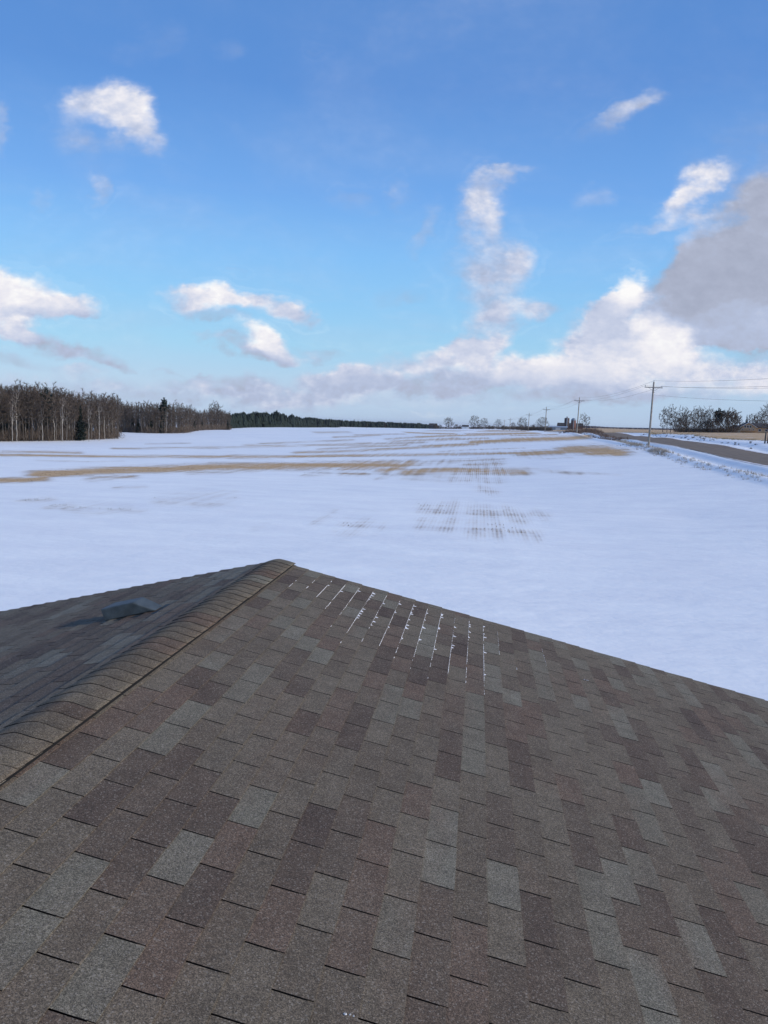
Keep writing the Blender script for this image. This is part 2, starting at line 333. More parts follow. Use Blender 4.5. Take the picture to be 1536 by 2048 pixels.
def terrain():
    fw = np.arange(-36, 28.01, .11); rest = np.concatenate([np.arange(28.5, 40, 1.0), np.arange(41, 321, 3.0), np.arange(320, 324, 1.0)])
    ang = np.radians(np.concatenate([fw, rest])); na = len(ang)
    rad = np.concatenate([[0.5, 2, 3.5], np.geomspace(5, 1600, 400), np.geomspace(1700, 14000, 26)]); nr = len(rad)
    AA, RR = np.meshgrid(ang, rad)
    X = np.sin(AA)*RR; Y = np.cos(AA)*RR
    Z = height(X, Y)
    B = bare_at(X, Y, Z)
    co = np.stack([X, Y, Z], -1).reshape(-1, 3)
    i = np.arange(nr-1)[:, None]*na; j = np.arange(na)[None]; j2 = (j+1) % na
    q = np.stack([i+j, i+j2, i+na+j2, i+na+j], -1).reshape(-1, 4)[:, ::-1]
    me = bpy.data.meshes.new('ground'); nq = len(q)
    me.vertices.add(len(co)); me.vertices.foreach_set('co', co.ravel())
    me.loops.add(nq*4); me.loops.foreach_set('vertex_index', q.ravel().astype(np.int32))
    me.polygons.add(nq); me.polygons.foreach_set('loop_start', (np.arange(nq)*4).astype(np.int32))
    me.polygons.foreach_set('use_smooth', np.ones(nq, bool))
    at = me.attributes.new('bare', 'FLOAT', 'POINT'); at.data.foreach_set('value', B.ravel().astype(np.float32))
    me.update(); me.validate()
    return me
def snow_mat(b, bs):
    g = b.N.new('ShaderNodeNewGeometry'); P_ = g.outputs['Position']
    at = b.N.new('ShaderNodeAttribute'); at.attribute_name = 'bare'; bare = at.outputs['Fac']
    s_ = b.sep(P_)
    X_, Y_ = s_[0], s_[1]
    wind = b.noise(b.comb(b.math('MULTIPLY', X_, .035), b.math('MULTIPLY_ADD', Y_, .16, b.math('MULTIPLY', X_, -.02)), 0), 1.0, 6, .62)
    mid = b.noise(b.comb(b.math('MULTIPLY', X_, .35), b.math('MULTIPLY', Y_, .6), 0), 1.0, 5, .6)
    # drill rows run parallel to the road
    row = b.math('SINE', b.math('MULTIPLY', X_, 2*math.pi/.24))
    clump = b.noise(b.comb(b.math('MULTIPLY', X_, 3.2), b.math('MULTIPLY', Y_, 1.1), 0), 1.0, 5, .7)
    ex = lambda q, k: b.math('MULTIPLY', b.mr(q, .3, .7, -1, 1), k)
    wind2 = b.noise(b.comb(b.math('MULTIPLY', X_, .012), b.math('MULTIPLY_ADD', Y_, .35, b.math('MULTIPLY', X_, -.05)), 0), 1.0, 4, .6)
    v = b.math('ADD', bare, b.math('MULTIPLY', row, .10))
    v = b.math('ADD', v, ex(clump, .13)); v = b.math('ADD', v, ex(wind, .24)); v = b.math('ADD', v, ex(mid, .16)); v = b.math('ADD', v, ex(wind2, .14))
    comb_ = b.noise(b.comb(b.math('MULTIPLY', X_, 1.5), b.math('MULTIPLY', Y_, .035), 0), 1.0, 5, .7)
    v = b.math('ADD', v, ex(comb_, .24))
    pres = b.mr(bare, .03, .35, 0, 1)
    m = b.math('MULTIPLY', b.mr(v, .38, .95, 0, .92, True), pres)
    straw = b.mix(b.mr(b.noise(P_, .9, 5, .65), .35, .65), (.42, .26, .105), (.60, .40, .19))
    straw = b.mix(b.mr(b.noise(P_, 6.0, 4, .7), .45, .75, 0, .5), straw, (.16, .105, .06))
    straw = b.mix(b.mr(bare, .75, .42, 0, .8), straw, (.24, .205, .17))
    snow = b.mix(b.mr(b.noise(P_, .03, 5, .6), .35, .65), (.82, .86, .87), (.89, .92, .91))
    dust = b.math('MULTIPLY', b.mr(v, .0, .6, 0, .3, True), pres)
    mott = b.mr(b.noise(b.comb(b.math('MULTIPLY', X_, .16), b.math('MULTIPLY', Y_, .4), 0), 1.0, 7, .65), .3, .7, .92, 1.05)
    snow = b.mix(1.0, snow, b.comb(mott, mott, b.math('MULTIPLY_ADD', mott, .7, .3)), 'MULTIPLY')
    snow = b.mix(dust, snow, (.45, .36, .27))
    b.put(bs.inputs['Base Color'], b.mix(m, snow, straw))
    b.put(bs.inputs['Roughness'], b.mr(m, 0, 1, .55, .95))
    bs.inputs['Specular IOR Level'].default_value = .25
    h = b.math('ADD', b.math('MULTIPLY', b.noise(b.comb(b.math('MULTIPLY', s_[0], .6), s_[1], s_[2]), .35, 6, .6), .5), b.math('MULTIPLY', b.noise(b.comb(b.math('MULTIPLY', s_[0], .5), s_[1], 0), 1.6, 6, .68), .24))
    h = b.math('ADD', h, b.math('MULTIPLY', m, .05))
    bn = b.N.new('ShaderNodeBump'); bn.inputs['Strength'].default_value = .8; bn.inputs['Distance'].default_value = .30
    b.put(bn.inputs['Height'], h); b.L.new(bn.outputs[0], bs.inputs['Normal'])
M_SNOW = material('wind_packed_snow', snow_mat)
tag(link('ground', terrain(), M_SNOW), kind='structure')

# ------------------------------------------------------------------ road
def road():
    mb = MB(); ys = np.concatenate([np.arange(-60, 400, 4.0), np.arange(400, 700, 20.0)])
    xs = np.linspace(33.0, 41.0, 9); nx = len(xs)
    XX, YY = np.meshgrid(xs, ys)
    XX = XX + .25*np.sin(YY*.11)*(np.abs(XX-37) > 3.9)
    bend = np.clip((YY-260)/200, 0, None)**1.6*10; XX = XX + bend*0
    Z = height(XX, YY)+.06+.06*(1-((XX-37)/4)**2)
    me = bpy.data.meshes.new('road'); vs = np.stack([XX, YY, Z], -1).reshape(-1, 3)
    fs = [(i*nx+j, i*nx+j+1, (i+1)*nx+j+1, (i+1)*nx+j) for i in range(len(ys)-1) for j in range(nx-1)]
    me.from_pydata([tuple(v) for v in vs], [], fs); return me
def road_mat(b, bs):
    g = b.N.new('ShaderNodeNewGeometry'); P_ = g.outputs['Position']; s_ = b.sep(P_)
    n = b.noise(b.comb(b.math('MULTIPLY', s_[0], 1.6), b.math('MULTIPLY', s_[1], .12), 0), 1.0, 6, .6)
    c = b.mix(b.mr(n, .35, .65), (.155, .115, .080), (.22, .172, .122))
    c = b.mix(b.mr(b.noise(P_, 5, 5, .7), .4, .7, 0, .5), c, (.09, .078, .066))
    ed = b.math('ABSOLUTE', b.math('SUBTRACT', s_[0], 37.0))
    m = b.mr(b.math('ADD', ed, b.math('MULTIPLY', b.noise(P_, .8, 5, .65), 1.2)), 4.25, 4.6)
    c = b.mix(m, c, (.8, .8, .83))
    b.put(bs.inputs['Base Color'], c); bs.inputs['Roughness'].default_value = .9
    bn = b.N.new('ShaderNodeBump'); bn.inputs['Strength'].default_value = .4; bn.inputs['Distance'].default_value = .03
    b.put(bn.inputs['Height'], n); b.L.new(bn.outputs[0], bs.inputs['Normal'])
tag(link('road', road(), material('worn_rural_road', road_mat)), kind='structure')

# ------------------------------------------------------------------ house with the shingled roof
TH = R_(13.146); CT_, ST_ = math.cos(TH), math.sin(TH)
RX = -1.80; CPL = 1.72
RZ = 6.2-CPL-math.tan(TH)*RX              # ridge height
Y0, Y1 = -5.0, 7.30                       # near and far gable
SL = 6.6                                  # slope length
def granule(b, bs, usecol=True, flat=None):
    g = b.N.new('ShaderNodeNewGeometry'); P_ = g.outputs['Position']; s_ = b.sep(P_)
    at = b.N.new('ShaderNodeAttribute'); at.attribute_name = 'tone'
    c0 = at.outputs['Color']
    st = b.comb(b.math('MULTIPLY', s_[0], 5.0), b.math('MULTIPLY', s_[1], 1.6), 0)
    bl = b.mr(b.noise(st, .9, 4, .6), .38, .66, 0, .75)
    c0 = b.mix(b.math('MULTIPLY', bl, .62), c0, (.128, .107, .078))
    red = b.mr(b.noise(b.vec('ADD', st, (20, 3, 0)), .6, 4, .6), .52, .74, 0, .5)
    c0 = b.mix(red, c0, (.132, .090, .062))
    dk = b.sep(at.outputs['Color'])[0]; c0 = b.mix(b.mr(dk, .02, .03, 1, 0), c0, at.outputs['Color'])
    # granules: dark, mid and pale stones, plus coarse mottling
    v1 = b.N.new('ShaderNodeTexVoronoi'); v1.inputs['Scale'].default_value = 400; b.put(v1.inputs['Vector'], P_)
    gr = b.sep(v1.outputs['Color'])
    v2 = b.N.new('ShaderNodeTexVoronoi'); v2.inputs['Scale'].default_value = 210; b.put(v2.inputs['Vector'], P_)
    gr2 = b.sep(v2.outputs['Color'])
    k = b.math('MULTIPLY_ADD', gr[0], 1.1, .45)
    k = b.math('MULTIPLY', k, b.math('MULTIPLY_ADD', gr2[0], .55, .72))
    c = b.mix(1.0, c0, b.comb(k, k, k), 'MULTIPLY')
    c = b.mix(b.math('MULTIPLY', b.mr(gr2[1], .9, .94, 0, .38), b.mr(dk, .02, .03, 0, 1)), c, (.34, .31, .26))
    c = b.mix(b.mr(gr[1], .84, .88, 0, .5), c, (.035, .03, .03))
    k2 = b.mr(b.noise(P_, 9, 5, .6), .3, .7, .86, 1.14); c = b.mix(1.0, c, b.comb(k2, k2, k2), 'MULTIPLY')
    b.put(bs.inputs['Base Color'], c); bs.inputs['Roughness'].default_value = .9
    bs.inputs['Specular IOR Level'].default_value = .3
    h = b.math('ADD', b.math('MULTIPLY', gr[2], .5), b.math('MULTIPLY', gr2[2], .7))
    bn = b.N.new('ShaderNodeBump'); bn.inputs['Strength'].default_value = .55; bn.inputs['Distance'].default_value = .003
    b.put(bn.inputs['Height'], h); b.L.new(bn.outputs[0], bs.inputs['Normal'])
M_SH = material('asphalt_granules', granule)
M_DECK = simple('tar_paper', (.012, .012, .013), .9)
M_WALL = simple('vinyl_siding', (.62, .60, .55), .6, .06)
M_TRIM = simple('painted_trim', (.55, .54, .52), .5, .08)
M_VENT = simple('weathered_vent_metal', (.058, .072, .078), .6, .3, 14, .25, .15)
M_FLANGE = simple('vent_flange_metal', (.040, .052, .058), .7, .35, 9, .2, .1)
M_RVENT = simple('black_ridge_vent', (.018, .018, .019), .8)

HB = Vector((RX, (Y0+Y1)/2, hz(RX, 1.0)))
house = empty('house', HB, 'low house below the viewer with a brown-grey asphalt shingle gable roof', 'house')
def hpart(name, mb_or_me, mat, parent=house):
    me = mb_or_me.mesh(name) if isinstance(mb_or_me, MB) else mb_or_me
    o = link(name, me, mat, parent); o.location = Vector((0,0,0)) - (HB if parent is house else Vector((0,0,0))); return o
def rp(side, u, v, h=0.0):
    """point on a roof slope: u downslope from the ridge, v along the ridge, h off the surface"""
    return Vector((RX + side*(u*CT_+h*ST_), v, RZ - u*ST_ + h*CT_))
def roof_deck():
    mb = MB()
    for s in (-1, 1):
        a = [rp(s, 0, Y0+.03, -.012), rp(s, SL, Y0+.03, -.012), rp(s, SL, Y1-.03, -.012), rp(s, 0, Y1-.03, -.012)]
        bq = [p+Vector((0, 0, -.16)) for p in a]
        fs = [(0,1,2,3),(7,6,5,4),(0,4,5,1),(1,5,6,2),(2,6,7,3),(3,7,4,0)]
        if s < 0: fs = [tuple(reversed(q)) for q in fs]
        mb.add(a+bq, fs)
    return mb
roof = hpart('roof', roof_deck(), M_DECK)
# walls
mb = MB(); wx = SL*CT_-.55; wz = RZ-(SL-.6)*ST_-.2
for x0, x1, y0, y1 in [(RX-wx, RX-wx+.2, Y0+.5, Y1-.5), (RX+wx-.2, RX+wx, Y0+.5, Y1-.5)]: mb.box(x0, x1, y0, y1, -1, wz)
for y0 in (Y0+.5, Y1-.7):
    x0, x1 = RX-wx+.2, RX+wx-.2
    prof = [(x0, -1), (x1, -1), (x1, wz), (RX, RZ-.24), (x0, wz)]
    mb.add([(x, y, z) for y in (y0, y0+.2) for x, z in prof], [(0,1,2,3,4), (9,8,7,6,5)]+[(i, 5+i, 5+(i+1) % 5, (i+1) % 5) for i in range(5)])
hpart('wall', mb, M_WALL)
for s in (-1, 1):
    mb = MB()
    for y in (Y0, Y1-.025):
        a = [rp(s, .02, y, -.03), rp(s, SL, y, -.03), rp(s, SL, y, -.22), rp(s, .02, y, -.22)]
        mb.add(a+[p+Vector((0, .025, 0)) for p in a], [(0,1,2,3),(7,6,5,4),(0,4,5,1),(1,5,6,2),(2,6,7,3),(3,7,4,0)])
    hpart('rake_board', mb, M_TRIM)
    mb = MB(); e0 = rp(s, SL+.05, Y0, -.06); e1 = rp(s, SL+.05, Y1, -.06)
    prof = [(-.05, 0), (-.05, -.11), (.05, -.11), (.07, 0), (.06, 0), (.042, -.10), (-.042, -.10), (-.042, 0)]
    vs = [(e.x+s*a, e.y, e.z+c) for e in (e0, e1) for a, c in prof]
    mb.add(vs, [(i, (i+1) % 8, 8+(i+1) % 8, 8+i) for i in range(8)])
    hpart('gutter', mb, M_TRIM)

# palette of tabs (linear albedo)
TONES = [((.130,.107,.076),24),((.142,.119,.085),20),((.115,.092,.065),18),((.150,.138,.103),16),((.166,.155,.118),11),((.090,.065,.047),12),((.077,.055,.041),7),((.124,.087,.062),13),((.104,.079,.057),11)]
EXP, TAB, GAP = .127, .308, .0066
DARK = (.010, .010, .010)
NV = 3
tab_mesh = {}
def tab_geo(k, L=TAB, u0=None):
    """one tab: butt edge at u=+EXP, upper end tucked under the course above"""
    r = random.Random(100+k); hw = L/2-GAP/2; j = lambda a: r.uniform(-a, a)
    u0 = -.022; n = 4; vs = []
    th0, th1 = .0012, .0050
    ys = [-hw + 2*hw*i/n for i in range(n+1)]
    for i, y in enumerate(ys):
        ub = EXP + j(.0012); lift = j(.0006)
        vs += [(u0, y, th0), (EXP*.55, y, (th0+th1)/2+j(.0003)), (ub, y, th1+lift), (ub+.0005, y, .0006+lift)]
    fs = []
    for i in range(n):
        a = 4*i; c = 4*(i+1)
        fs += [(a, a+1, c+1, c), (a+1, a+2, c+2, c+1), (a+2, a+3, c+3, c+2)]
    fs += [(0, 3, 2, 1), (4*n, 4*n+1, 4*n+2, 4*n+3)]
    return vs, fs
def tab_cols(n, tone): return [DARK if i >= n-2 else TONES[tone][0] for i in range(n)]
def get_tab(tone, k):
    if (tone, k) not in tab_mesh:
        vs, fs = tab_geo(k); m_ = MB(); m_.add(vs, fs, TONES[tone][0]); m_.c = tab_cols(len(fs), tone)
        tab_mesh[(tone, k)] = m_.mesh('shingle', M_SH, colname='tone')
    return tab_mesh[(tone, k)]
def project(p):
    d = np.array(p)-CAM; z = d@F_
    return (768+FPX*(d@RT)/z, 1024+FPX*(d@DN)/z, z) if z > .05 else (0, 0, -1)
tabs = []
rt = random.Random(21)
ucap = .10
for s in (-1, 1):
    # butt edges measured from the photograph: a course edge passes x = 0.0995 on the right slope
    k0 = (0.0995-RX)/CT_; off = k0 % EXP
    nk = int((SL-off)/EXP)
    prev = None
    for k in range(0, nk):
        u = off + k*EXP                     # upper visible edge; butt at u+EXP
        ph = (2.56 + (TAB/2 if (k - int(round((k0-off)/EXP))) % 2 else 0) + rt.uniform(-.012, .012)) % TAB
        v = Y0 - TAB + (ph - Y0) % TAB
        run = 0; tone = 0
        while v < Y1:
            v0, v1 = v, v+TAB
            if v1 > Y0+.02 and v0 < Y1-.03:
                if run <= 0:
                    tone = rt.choices(range(len(TONES)), [t[1] for t in TONES])[0]
                    run = rt.choice([1,1,1,2]) if tone > 2 else rt.choice([1,1,2])
                run -= 1
                a, b_ = max(v0, Y0), min(v1, Y1+rt.uniform(-.006, .010))
                tabs.append([s, u, a, b_, tone, rt.randrange(NV), rt.uniform(-.0025, .0025)])
            v += TAB
def tab_area(t):
    s, u, a, b_, *_ = t
    q = [project(rp(s, uu, vv)) for uu, vv in ((u, a), (u+EXP, a), (u+EXP, b_), (u, b_))]
    if min(x[2] for x in q) < .05: return 0
    cx = sum(x[0] for x in q)/4; cy = sum(x[1] for x in q)/4
    if not (-40 < cx < 1576 and 1050 < cy < 2090): return 0
    return abs(sum(q[i][0]*q[(i+1) % 4][1]-q[(i+1) % 4][0]*q[i][1] for i in range(4)))/2
ar = sorted(range(len(tabs)), key=lambda i: -tab_area(tabs[i]))
top300 = set(ar[:299])
field = MB()
for i, t in enumerate(tabs):
    s, u, a, b_, tone, kk, ju = t
    lift = .0002*(i % 3)
    rot = Euler((0, TH, 0)) if s > 0 else Euler((0, TH, math.pi))
    loc = rp(s, u+ju, (a+b_)/2, lift); sc = (b_-a)/TAB
    if i in top300 and tab_area(t) > 0:
        o = link('shingle', get_tab(tone, kk), None, roof); o.location = loc; o.rotation_euler = rot; o.scale = (1, sc, 1 if s > 0 else 2.8)
    else:
        mw = Matrix.Translation(loc) @ rot.to_matrix().to_4x4() @ Matrix.Diagonal((1, sc, 1 if s > 0 else 2.8, 1))
        vs, fs = tab_geo(kk); field.add([mw @ Vector(q) for q in vs], fs); field.c += tab_cols(len(fs), tone)
o = link('shingle_field', field.mesh('shingle_field', M_SH, colname='tone'), None, roof); tag(o, kind='stuff')

# ridge vent and ridge caps
mb = MB()
for s in (-1, 1):
    a = [rp(s, .0, Y0+.1, .010), rp(s, .158, Y0+.1, .009), rp(s, .158, Y1-.1, .009), rp(s, .0, Y1-.1, .010)]
    b2 = [rp(s, .0, Y0+.1, .004), rp(s, .158, Y0+.1, .002), rp(s, .158, Y1-.1, .002), rp(s, .0, Y1-.1, .004)]
    mb.add(a+b2, [(0,1,2,3),(7,6,5,4),(0,4,5,1),(1,5,6,2),(2,6,7,3),(3,7,4,0)])
hpart('ridge_vent', mb, M_RVENT, roof)
cap_mesh = {}
def cap_geo(k):
    r = random.Random(k*7+3); L = EXP+.05; half = .162; n = 14
    top = []; 
    for end in (0, 1):
        y = 0 if end == 0 else L; h = .020 if end == 0 else .0155
        ring = []
        for i in range(n+1):
            t = -1+2*i/n; d = abs(t)*half; sgn = -1 if t < 0 else 1
            rr = .06
            bend = (math.sqrt(d*d+rr*rr*.35)-math.sqrt(rr*rr*.35))       # rounded over the ridge
            x = sgn*d*CT_; z = -bend*math.tan(TH)*1.0 + h - .003*(abs(t)**3) - (.018*max(0, -t)**2)
            ring.append((x, y + (.004*math.sin(i*.9+k) if end == 0 else 0), z + r.uniform(-.0006, .0006)))
        top.append(ring)
    vs = top[0]+top[1]+[(x, y, z-.0045) for x, y, z in top[0]]+[(x, y, z-.0035) for x, y, z in top[1]]
    m_ = n+1; fs = []
    for i in range(n): fs += [(i, i+1, m_+i+1, m_+i), (2*m_+i+1, 2*m_+i, 3*m_+i, 3*m_+i+1), (i+1, i, 2*m_+i, 2*m_+i+1)]
    fs += [(0, m_, 3*m_, 2*m_), (n, 2*m_+n, 3*m_+n, m_+n)]
    return vs, fs
v = Y1-EXP-.02; cap_t = []; run = 0
while v > Y0:
    if run <= 0: tone = rt.choices([0,1,2,3,4,7,5], [9,8,6,5,3,2,2])[0]; run = rt.choice([1,1,2,2,3])
    run -= 1
    kk = rt.randrange(3)
    if (tone, kk) not in cap_mesh:
        vs, fs = cap_geo(kk); m_ = MB(); m_.add(vs, fs, TONES[tone][0]); m_.c = [DARK if i >= 42 else (.015, .013, .012) if i % 3 == 2 else TONES[tone][0] for i in range(len(fs))]; me = m_.mesh('ridge_cap', M_SH, colname='tone')
        me.polygons.foreach_set('use_smooth', [i < 3*14 and i % 3 == 0 for i in range(len(me.polygons))]); cap_mesh[(tone, kk)] = me
    o = link('ridge_cap', cap_mesh[(tone, kk)], None, roof); o.location = (RX+rt.uniform(-.003, .003), v, RZ+.0)
    o.rotation_euler = (rt.uniform(-.004, .004), 0, rt.uniform(-.012, .012))
    v -= EXP*rt.uniform(.975, 1.02)

# slant-back roof vent on the left slope
def vent():
    u_lo, u_hi = .84, .47; y0, y1 = 5.50, 5.74; h1 = .100
    fl = MB(); a = [rp(-1, u_lo+.02, y0-.06, .010), rp(-1, u_hi-.05, y0-.04, .008), rp(-1, u_hi-.05, y1+.05, .008), rp(-1, u_lo+.02, y1+.08, .010)]
    fl.add(a+[p-Vector((0,0,.006)) for p in a], [(0,1,2,3),(7,6,5,4),(0,4,5,1),(1,5,6,2),(2,6,7,3),(3,7,4,0)])
    base_ = hpart('roof_vent', fl, M_FLANGE)
    hd = MB()
    # profile along the slope: mouth at the downslope end, long flat top, slanted back
    prof = [(u_lo, .012, 0), (u_lo+.015, h1, 0), (u_lo-.22, h1+.006, .02), (u_hi, .014, .045)]
    vs = [rp(-1, u, y0+ins, h) for u, h, ins in prof]+[rp(-1, u, y1-ins, h) for u, h, ins in prof]
    hd.add(vs, [(0,1,2,3), (7,6,5,4), (1,5,6,2), (2,6,7,3), (0,3,7,4)])
    o = hpart('hood', hd, M_VENT, base_)
    md = o.modifiers.new('b', 'BEVEL'); md.width = .008; md.segments = 2
    sc = MB(); sc.box(-.003, .003, 0, y1-y0-.02, 0, h1-.02)
    o = hpart('screen', sc, M_RVENT, base_); o.location = rp(-1, u_lo-.02, y0+.01, .014); o.rotation_euler = (0, -TH, 0)
vent()

# dry snow caught along the butt edges near the far gable
def joint_snow():
    mb = MB(); r = random.Random(5)
    k0 = (0.0995-RX)/CT_
    lines = [(-13,7.0,6.2,.35),(-12,7.1,6.2,.6),(-11,7.12,5.8,.8),(-10,7.12,5.7,.9),(-9,7.14,5.55,1),(-8,7.16,5.3,1),(-7,7.16,5.2,1),(-6,7.12,5.15,1),(-5,7.14,5.1,1),(-4,7.1,5.0,1),(-3,7.1,5.1,.95),(-2,7.05,5.0,.9),(-1,7.1,4.9,.95),(0,7.05,4.85,.9),(1,7.0,5.9,.6),(2,6.2,5.6,.4),(4,6.9,6.0,.35),(7,5.75,5.6,.4)]
    for k, ya, yb, dens in lines:
        u = k0+k*EXP; y = ya
        yb += .08
        while y > yb:
            st = r.uniform(.03, .08)
            fade = dens*(1 if y > yb+.5 else .65)
            if r.random() < max(0, min(1, (y-yb)/.7))*(.55+.45*dens):
                wdt = r.uniform(.0015, .0045); hgt = r.uniform(.0015, .004)
                if r.random() < .2*fade and y > yb+.7: wdt = r.uniform(.015, .034); st = r.uniform(.012, .03)
                p = [rp(1, u-.001, y, .002+hgt*.3), rp(1, u+wdt, y-st*.3, .003), rp(1, u+wdt*.8, y-st*.8, .003), rp(1, u-.001, y-st, .002+hgt*.3), rp(1, u+wdt*.25, y-st*.5, .005+hgt)]
                mb.add(p, [(0,4,1)[::-1], (1,4,2)[::-1], (2,4,3)[::-1], (3,4,0)[::-1]])
            else: st *= 1.3
            y -= st*.92
    # odd crumbs in the nearer slots
    for q in [(700,2035),(1173,1362)]:
        d = ray(*q); sp = -(CPL)/(d[2]+math.tan(TH)*d[0]); c0 = CAM+d*sp
        for _ in range(5):
            x = c0[0]+r.uniform(-.02, .02); y = c0[1]+r.uniform(-.003, .003); u = (x-RX)/CT_
            s_ = r.uniform(.001, .0022)
            p = [rp(1, u-s_*2, y, .005), rp(1, u+s_, y-s_, .005), rp(1, u+s_*2, y+s_, .005), rp(1, u, y, .011)]
            mb.add(p, [(0,1,3), (1,2,3), (2,0,3)])
    return mb
M_SN2 = simple('dry_snow', (.66, .68, .70), .6, .05)
o = link('snow_dusting', joint_snow().mesh('snow_dusting', M_SN2)); tag(o, 'thin white lines of dry snow caught along the shingle edges near the far gable', 'snow', kind='stuff')

# ------------------------------------------------------------------ utility poles along the road
M_POLE = simple('weathered_pole_wood', (.30, .27, .235), .9, .25, 2.0)
M_ARM = simple('weathered_arm_wood', (.24, .22, .20), .9, .2)
M_INS = simple('insulator_glaze', (.30, .33, .36), .4, .1)
M_WIRE = simple('wire_metal', (.10, .10, .11), .5, .05)
def pole_mesh():
    mb = MB(); mb.tube((0,0,-1.2), (0,0,10.0), .19, .125, 10); return mb.mesh('post', M_POLE, True)
def arm_mesh():
    mb = MB(); mb.box(-1.45, 1.45, -.20, -.08, 9.02, 9.16); return mb.mesh('crossarm', M_ARM)
def brace_mesh():
    mb = MB()
    return [MB_brace(s) for s in (-1, 1)]
def MB_brace(s):
    mb = MB(); mb.tube((s*.85, -.225, 9.06), (0, -.16, 8.45), .03, .03, 4); return mb.mesh('brace', M_ARM)
def ins_mesh():
    mb = MB(); mb.tube((0,0,0), (0,0,.13), .025, .025, 6); mb.tube((0,0,.10), (0,0,.20), .07, .055, 8); mb.tube((0,0,.20), (0,0,.27), .055, .02, 8); return mb.mesh('insulator', M_INS)
PM, AMs, BMs, IM = pole_mesh(), arm_mesh(), brace_mesh(), ins_mesh()
PX = 28.4
def at_xy(x, y, depth):   # ground position on the sight line at this distance
    p = pt(x, y, depth); return Vector((p[0], p[1], hz(p[0], p[1])))
specs = [((PX+.2, 12.0), 9.6, 'utility pole nearest the house beside the road, at the right edge'),
 (at_xy(1297,893,135).xy, 10.35, 'tallest looking wooden utility pole standing in the dry weeds beside the road bend'),
 (at_xy(1153.5,867,238).xy, 10.2, 'wooden utility pole in front of the two silos'),
 (at_xy(1090,862,320).xy, 9.6, 'utility pole between the silos and the round bare tree, third along the road'),
 (at_xy(1056.5,860,410).xy, 8.9, 'small far utility pole beside a broad bare tree with a dark evergreen at its foot'),
 (at_xy(1019.5,862,520).xy, 8.0, 'small distant utility pole left of the dark round tree, nearer of two'),
 (at_xy(1008,859,640).xy, 8.0, 'faintest distant utility pole between two round bare trees, farther of two close ones')]
poles = []
for i, (xy, H, lab) in enumerate(specs):
    x, y = xy; e = empty('utility_pole', (x, y, hz(x, y)), lab, 'utility pole', 'utility poles along the road', R_([0,3,-2,2,-1,3,0][i]))
    sc = H/10.0
    a = link('post', PM, None, e); a.scale = (1, 1, sc)
    dz = H-10.0
    b_ = link('crossarm', AMs, None, e); b_.location = (0, 0, dz)
    for m_ in BMs: c_ = link('brace', m_, None, e); c_.location = (0, 0, dz)
    for xx, zz in ((-1.35, 9.16), (1.3, 9.16), (0, 10.0)):
        c_ = link('insulator', IM, None, e); c_.location = (xx, -.14 if zz < 9.9 else 0, zz+dz)
    if i in (1,): 
        mb = MB(); mb.box(-.22, .22, -.17, -.12, 8.28, 8.34); c_ = link('bracket', mb.mesh('bracket', M_ARM), None, e); c_.location = (0, 0, dz)
    e.rotation_euler = (0, R_([0, 1.1, 1.3, .7, .8, 0, .5][i]), e.rotation_euler[2])
    poles.append((Vector((x, y, hz(x, y))), H, e))
bpy.context.view_layer.update()
def wire(i, j, lx, lz, sag, label, group='power lines strung between the poles'):
    a = poles[i][2].matrix_world @ Vector((lx, -.14, lz+poles[i][1]-10)); b_ = poles[j][2].matrix_world @ Vector((lx, -.14, lz+poles[j][1]-10))
    mb = MB(); n = 14; prev = None
    for k in range(n+1):
        t = k/n; p = a.lerp(b_, t) - Vector((0, 0, sag*4*t*(1-t)))
        if prev is not None: mb.tube(prev, p, .016, .016, 4, False)
        prev = p
    o = link('power_line', mb.mesh('power_line', M_WIRE)); tag(o, label, 'cable', group)
nm = ['off the right edge', 'the pole by the road bend', 'the pole before the silos', 'the third pole', 'the fourth pole', 'the fifth pole']
for i in range(0, 5):
    wire(i, i+1, 0, 10.2, 1.0, f'topmost wire from {nm[i]} to {nm[i+1]}')
    wire(i, i+1, 1.3, 9.35, 1.0, f'road side wire from {nm[i]} to {nm[i+1]}')
    wire(i, i+1, -1.35, 9.35, 1.0, f'field side wire from {nm[i]} to {nm[i+1]}')
wire(0, 1, .12, 7.9, .9, 'lowest thin wire sagging from off the right edge to the pole by the road bend')

# ------------------------------------------------------------------ plants
M_BARK = simple('grey_brown_bark', (.085, .072, .062), .95, .3, 3)
M_BARKL = simple('pale_grey_bark', (.14, .125, .11), .9, .3, 3)
M_BARKD = simple('dark_bark', (.065, .056, .052), .95, .3, 3)
M_BIRCH = simple('pale_birch_bark', (.33, .31, .28), .8, .35, 2.5)
M_TWIG = simple('bare_twigs', (.108, .084, .066), .95, .25, 1.2, objrand=.3)
M_TWIGL = simple('pale_bare_twigs', (.15, .122, .105), .95, .25, 1.2, objrand=.25)
M_NEED = simple('dark_needles', (.016, .028, .022), .9, .4, 2, objrand=.3)
M_BRUSH = simple('dry_brush_twigs', (.15, .105, .085), .95, .3, 1.5)
M_GRASS = simple('dry_grass_straw', (.33, .26, .17), .95, .35, 1.2)
M_WEED = simple('grey_dry_weeds', (.34, .30, .25), .95, .35, 1.0)

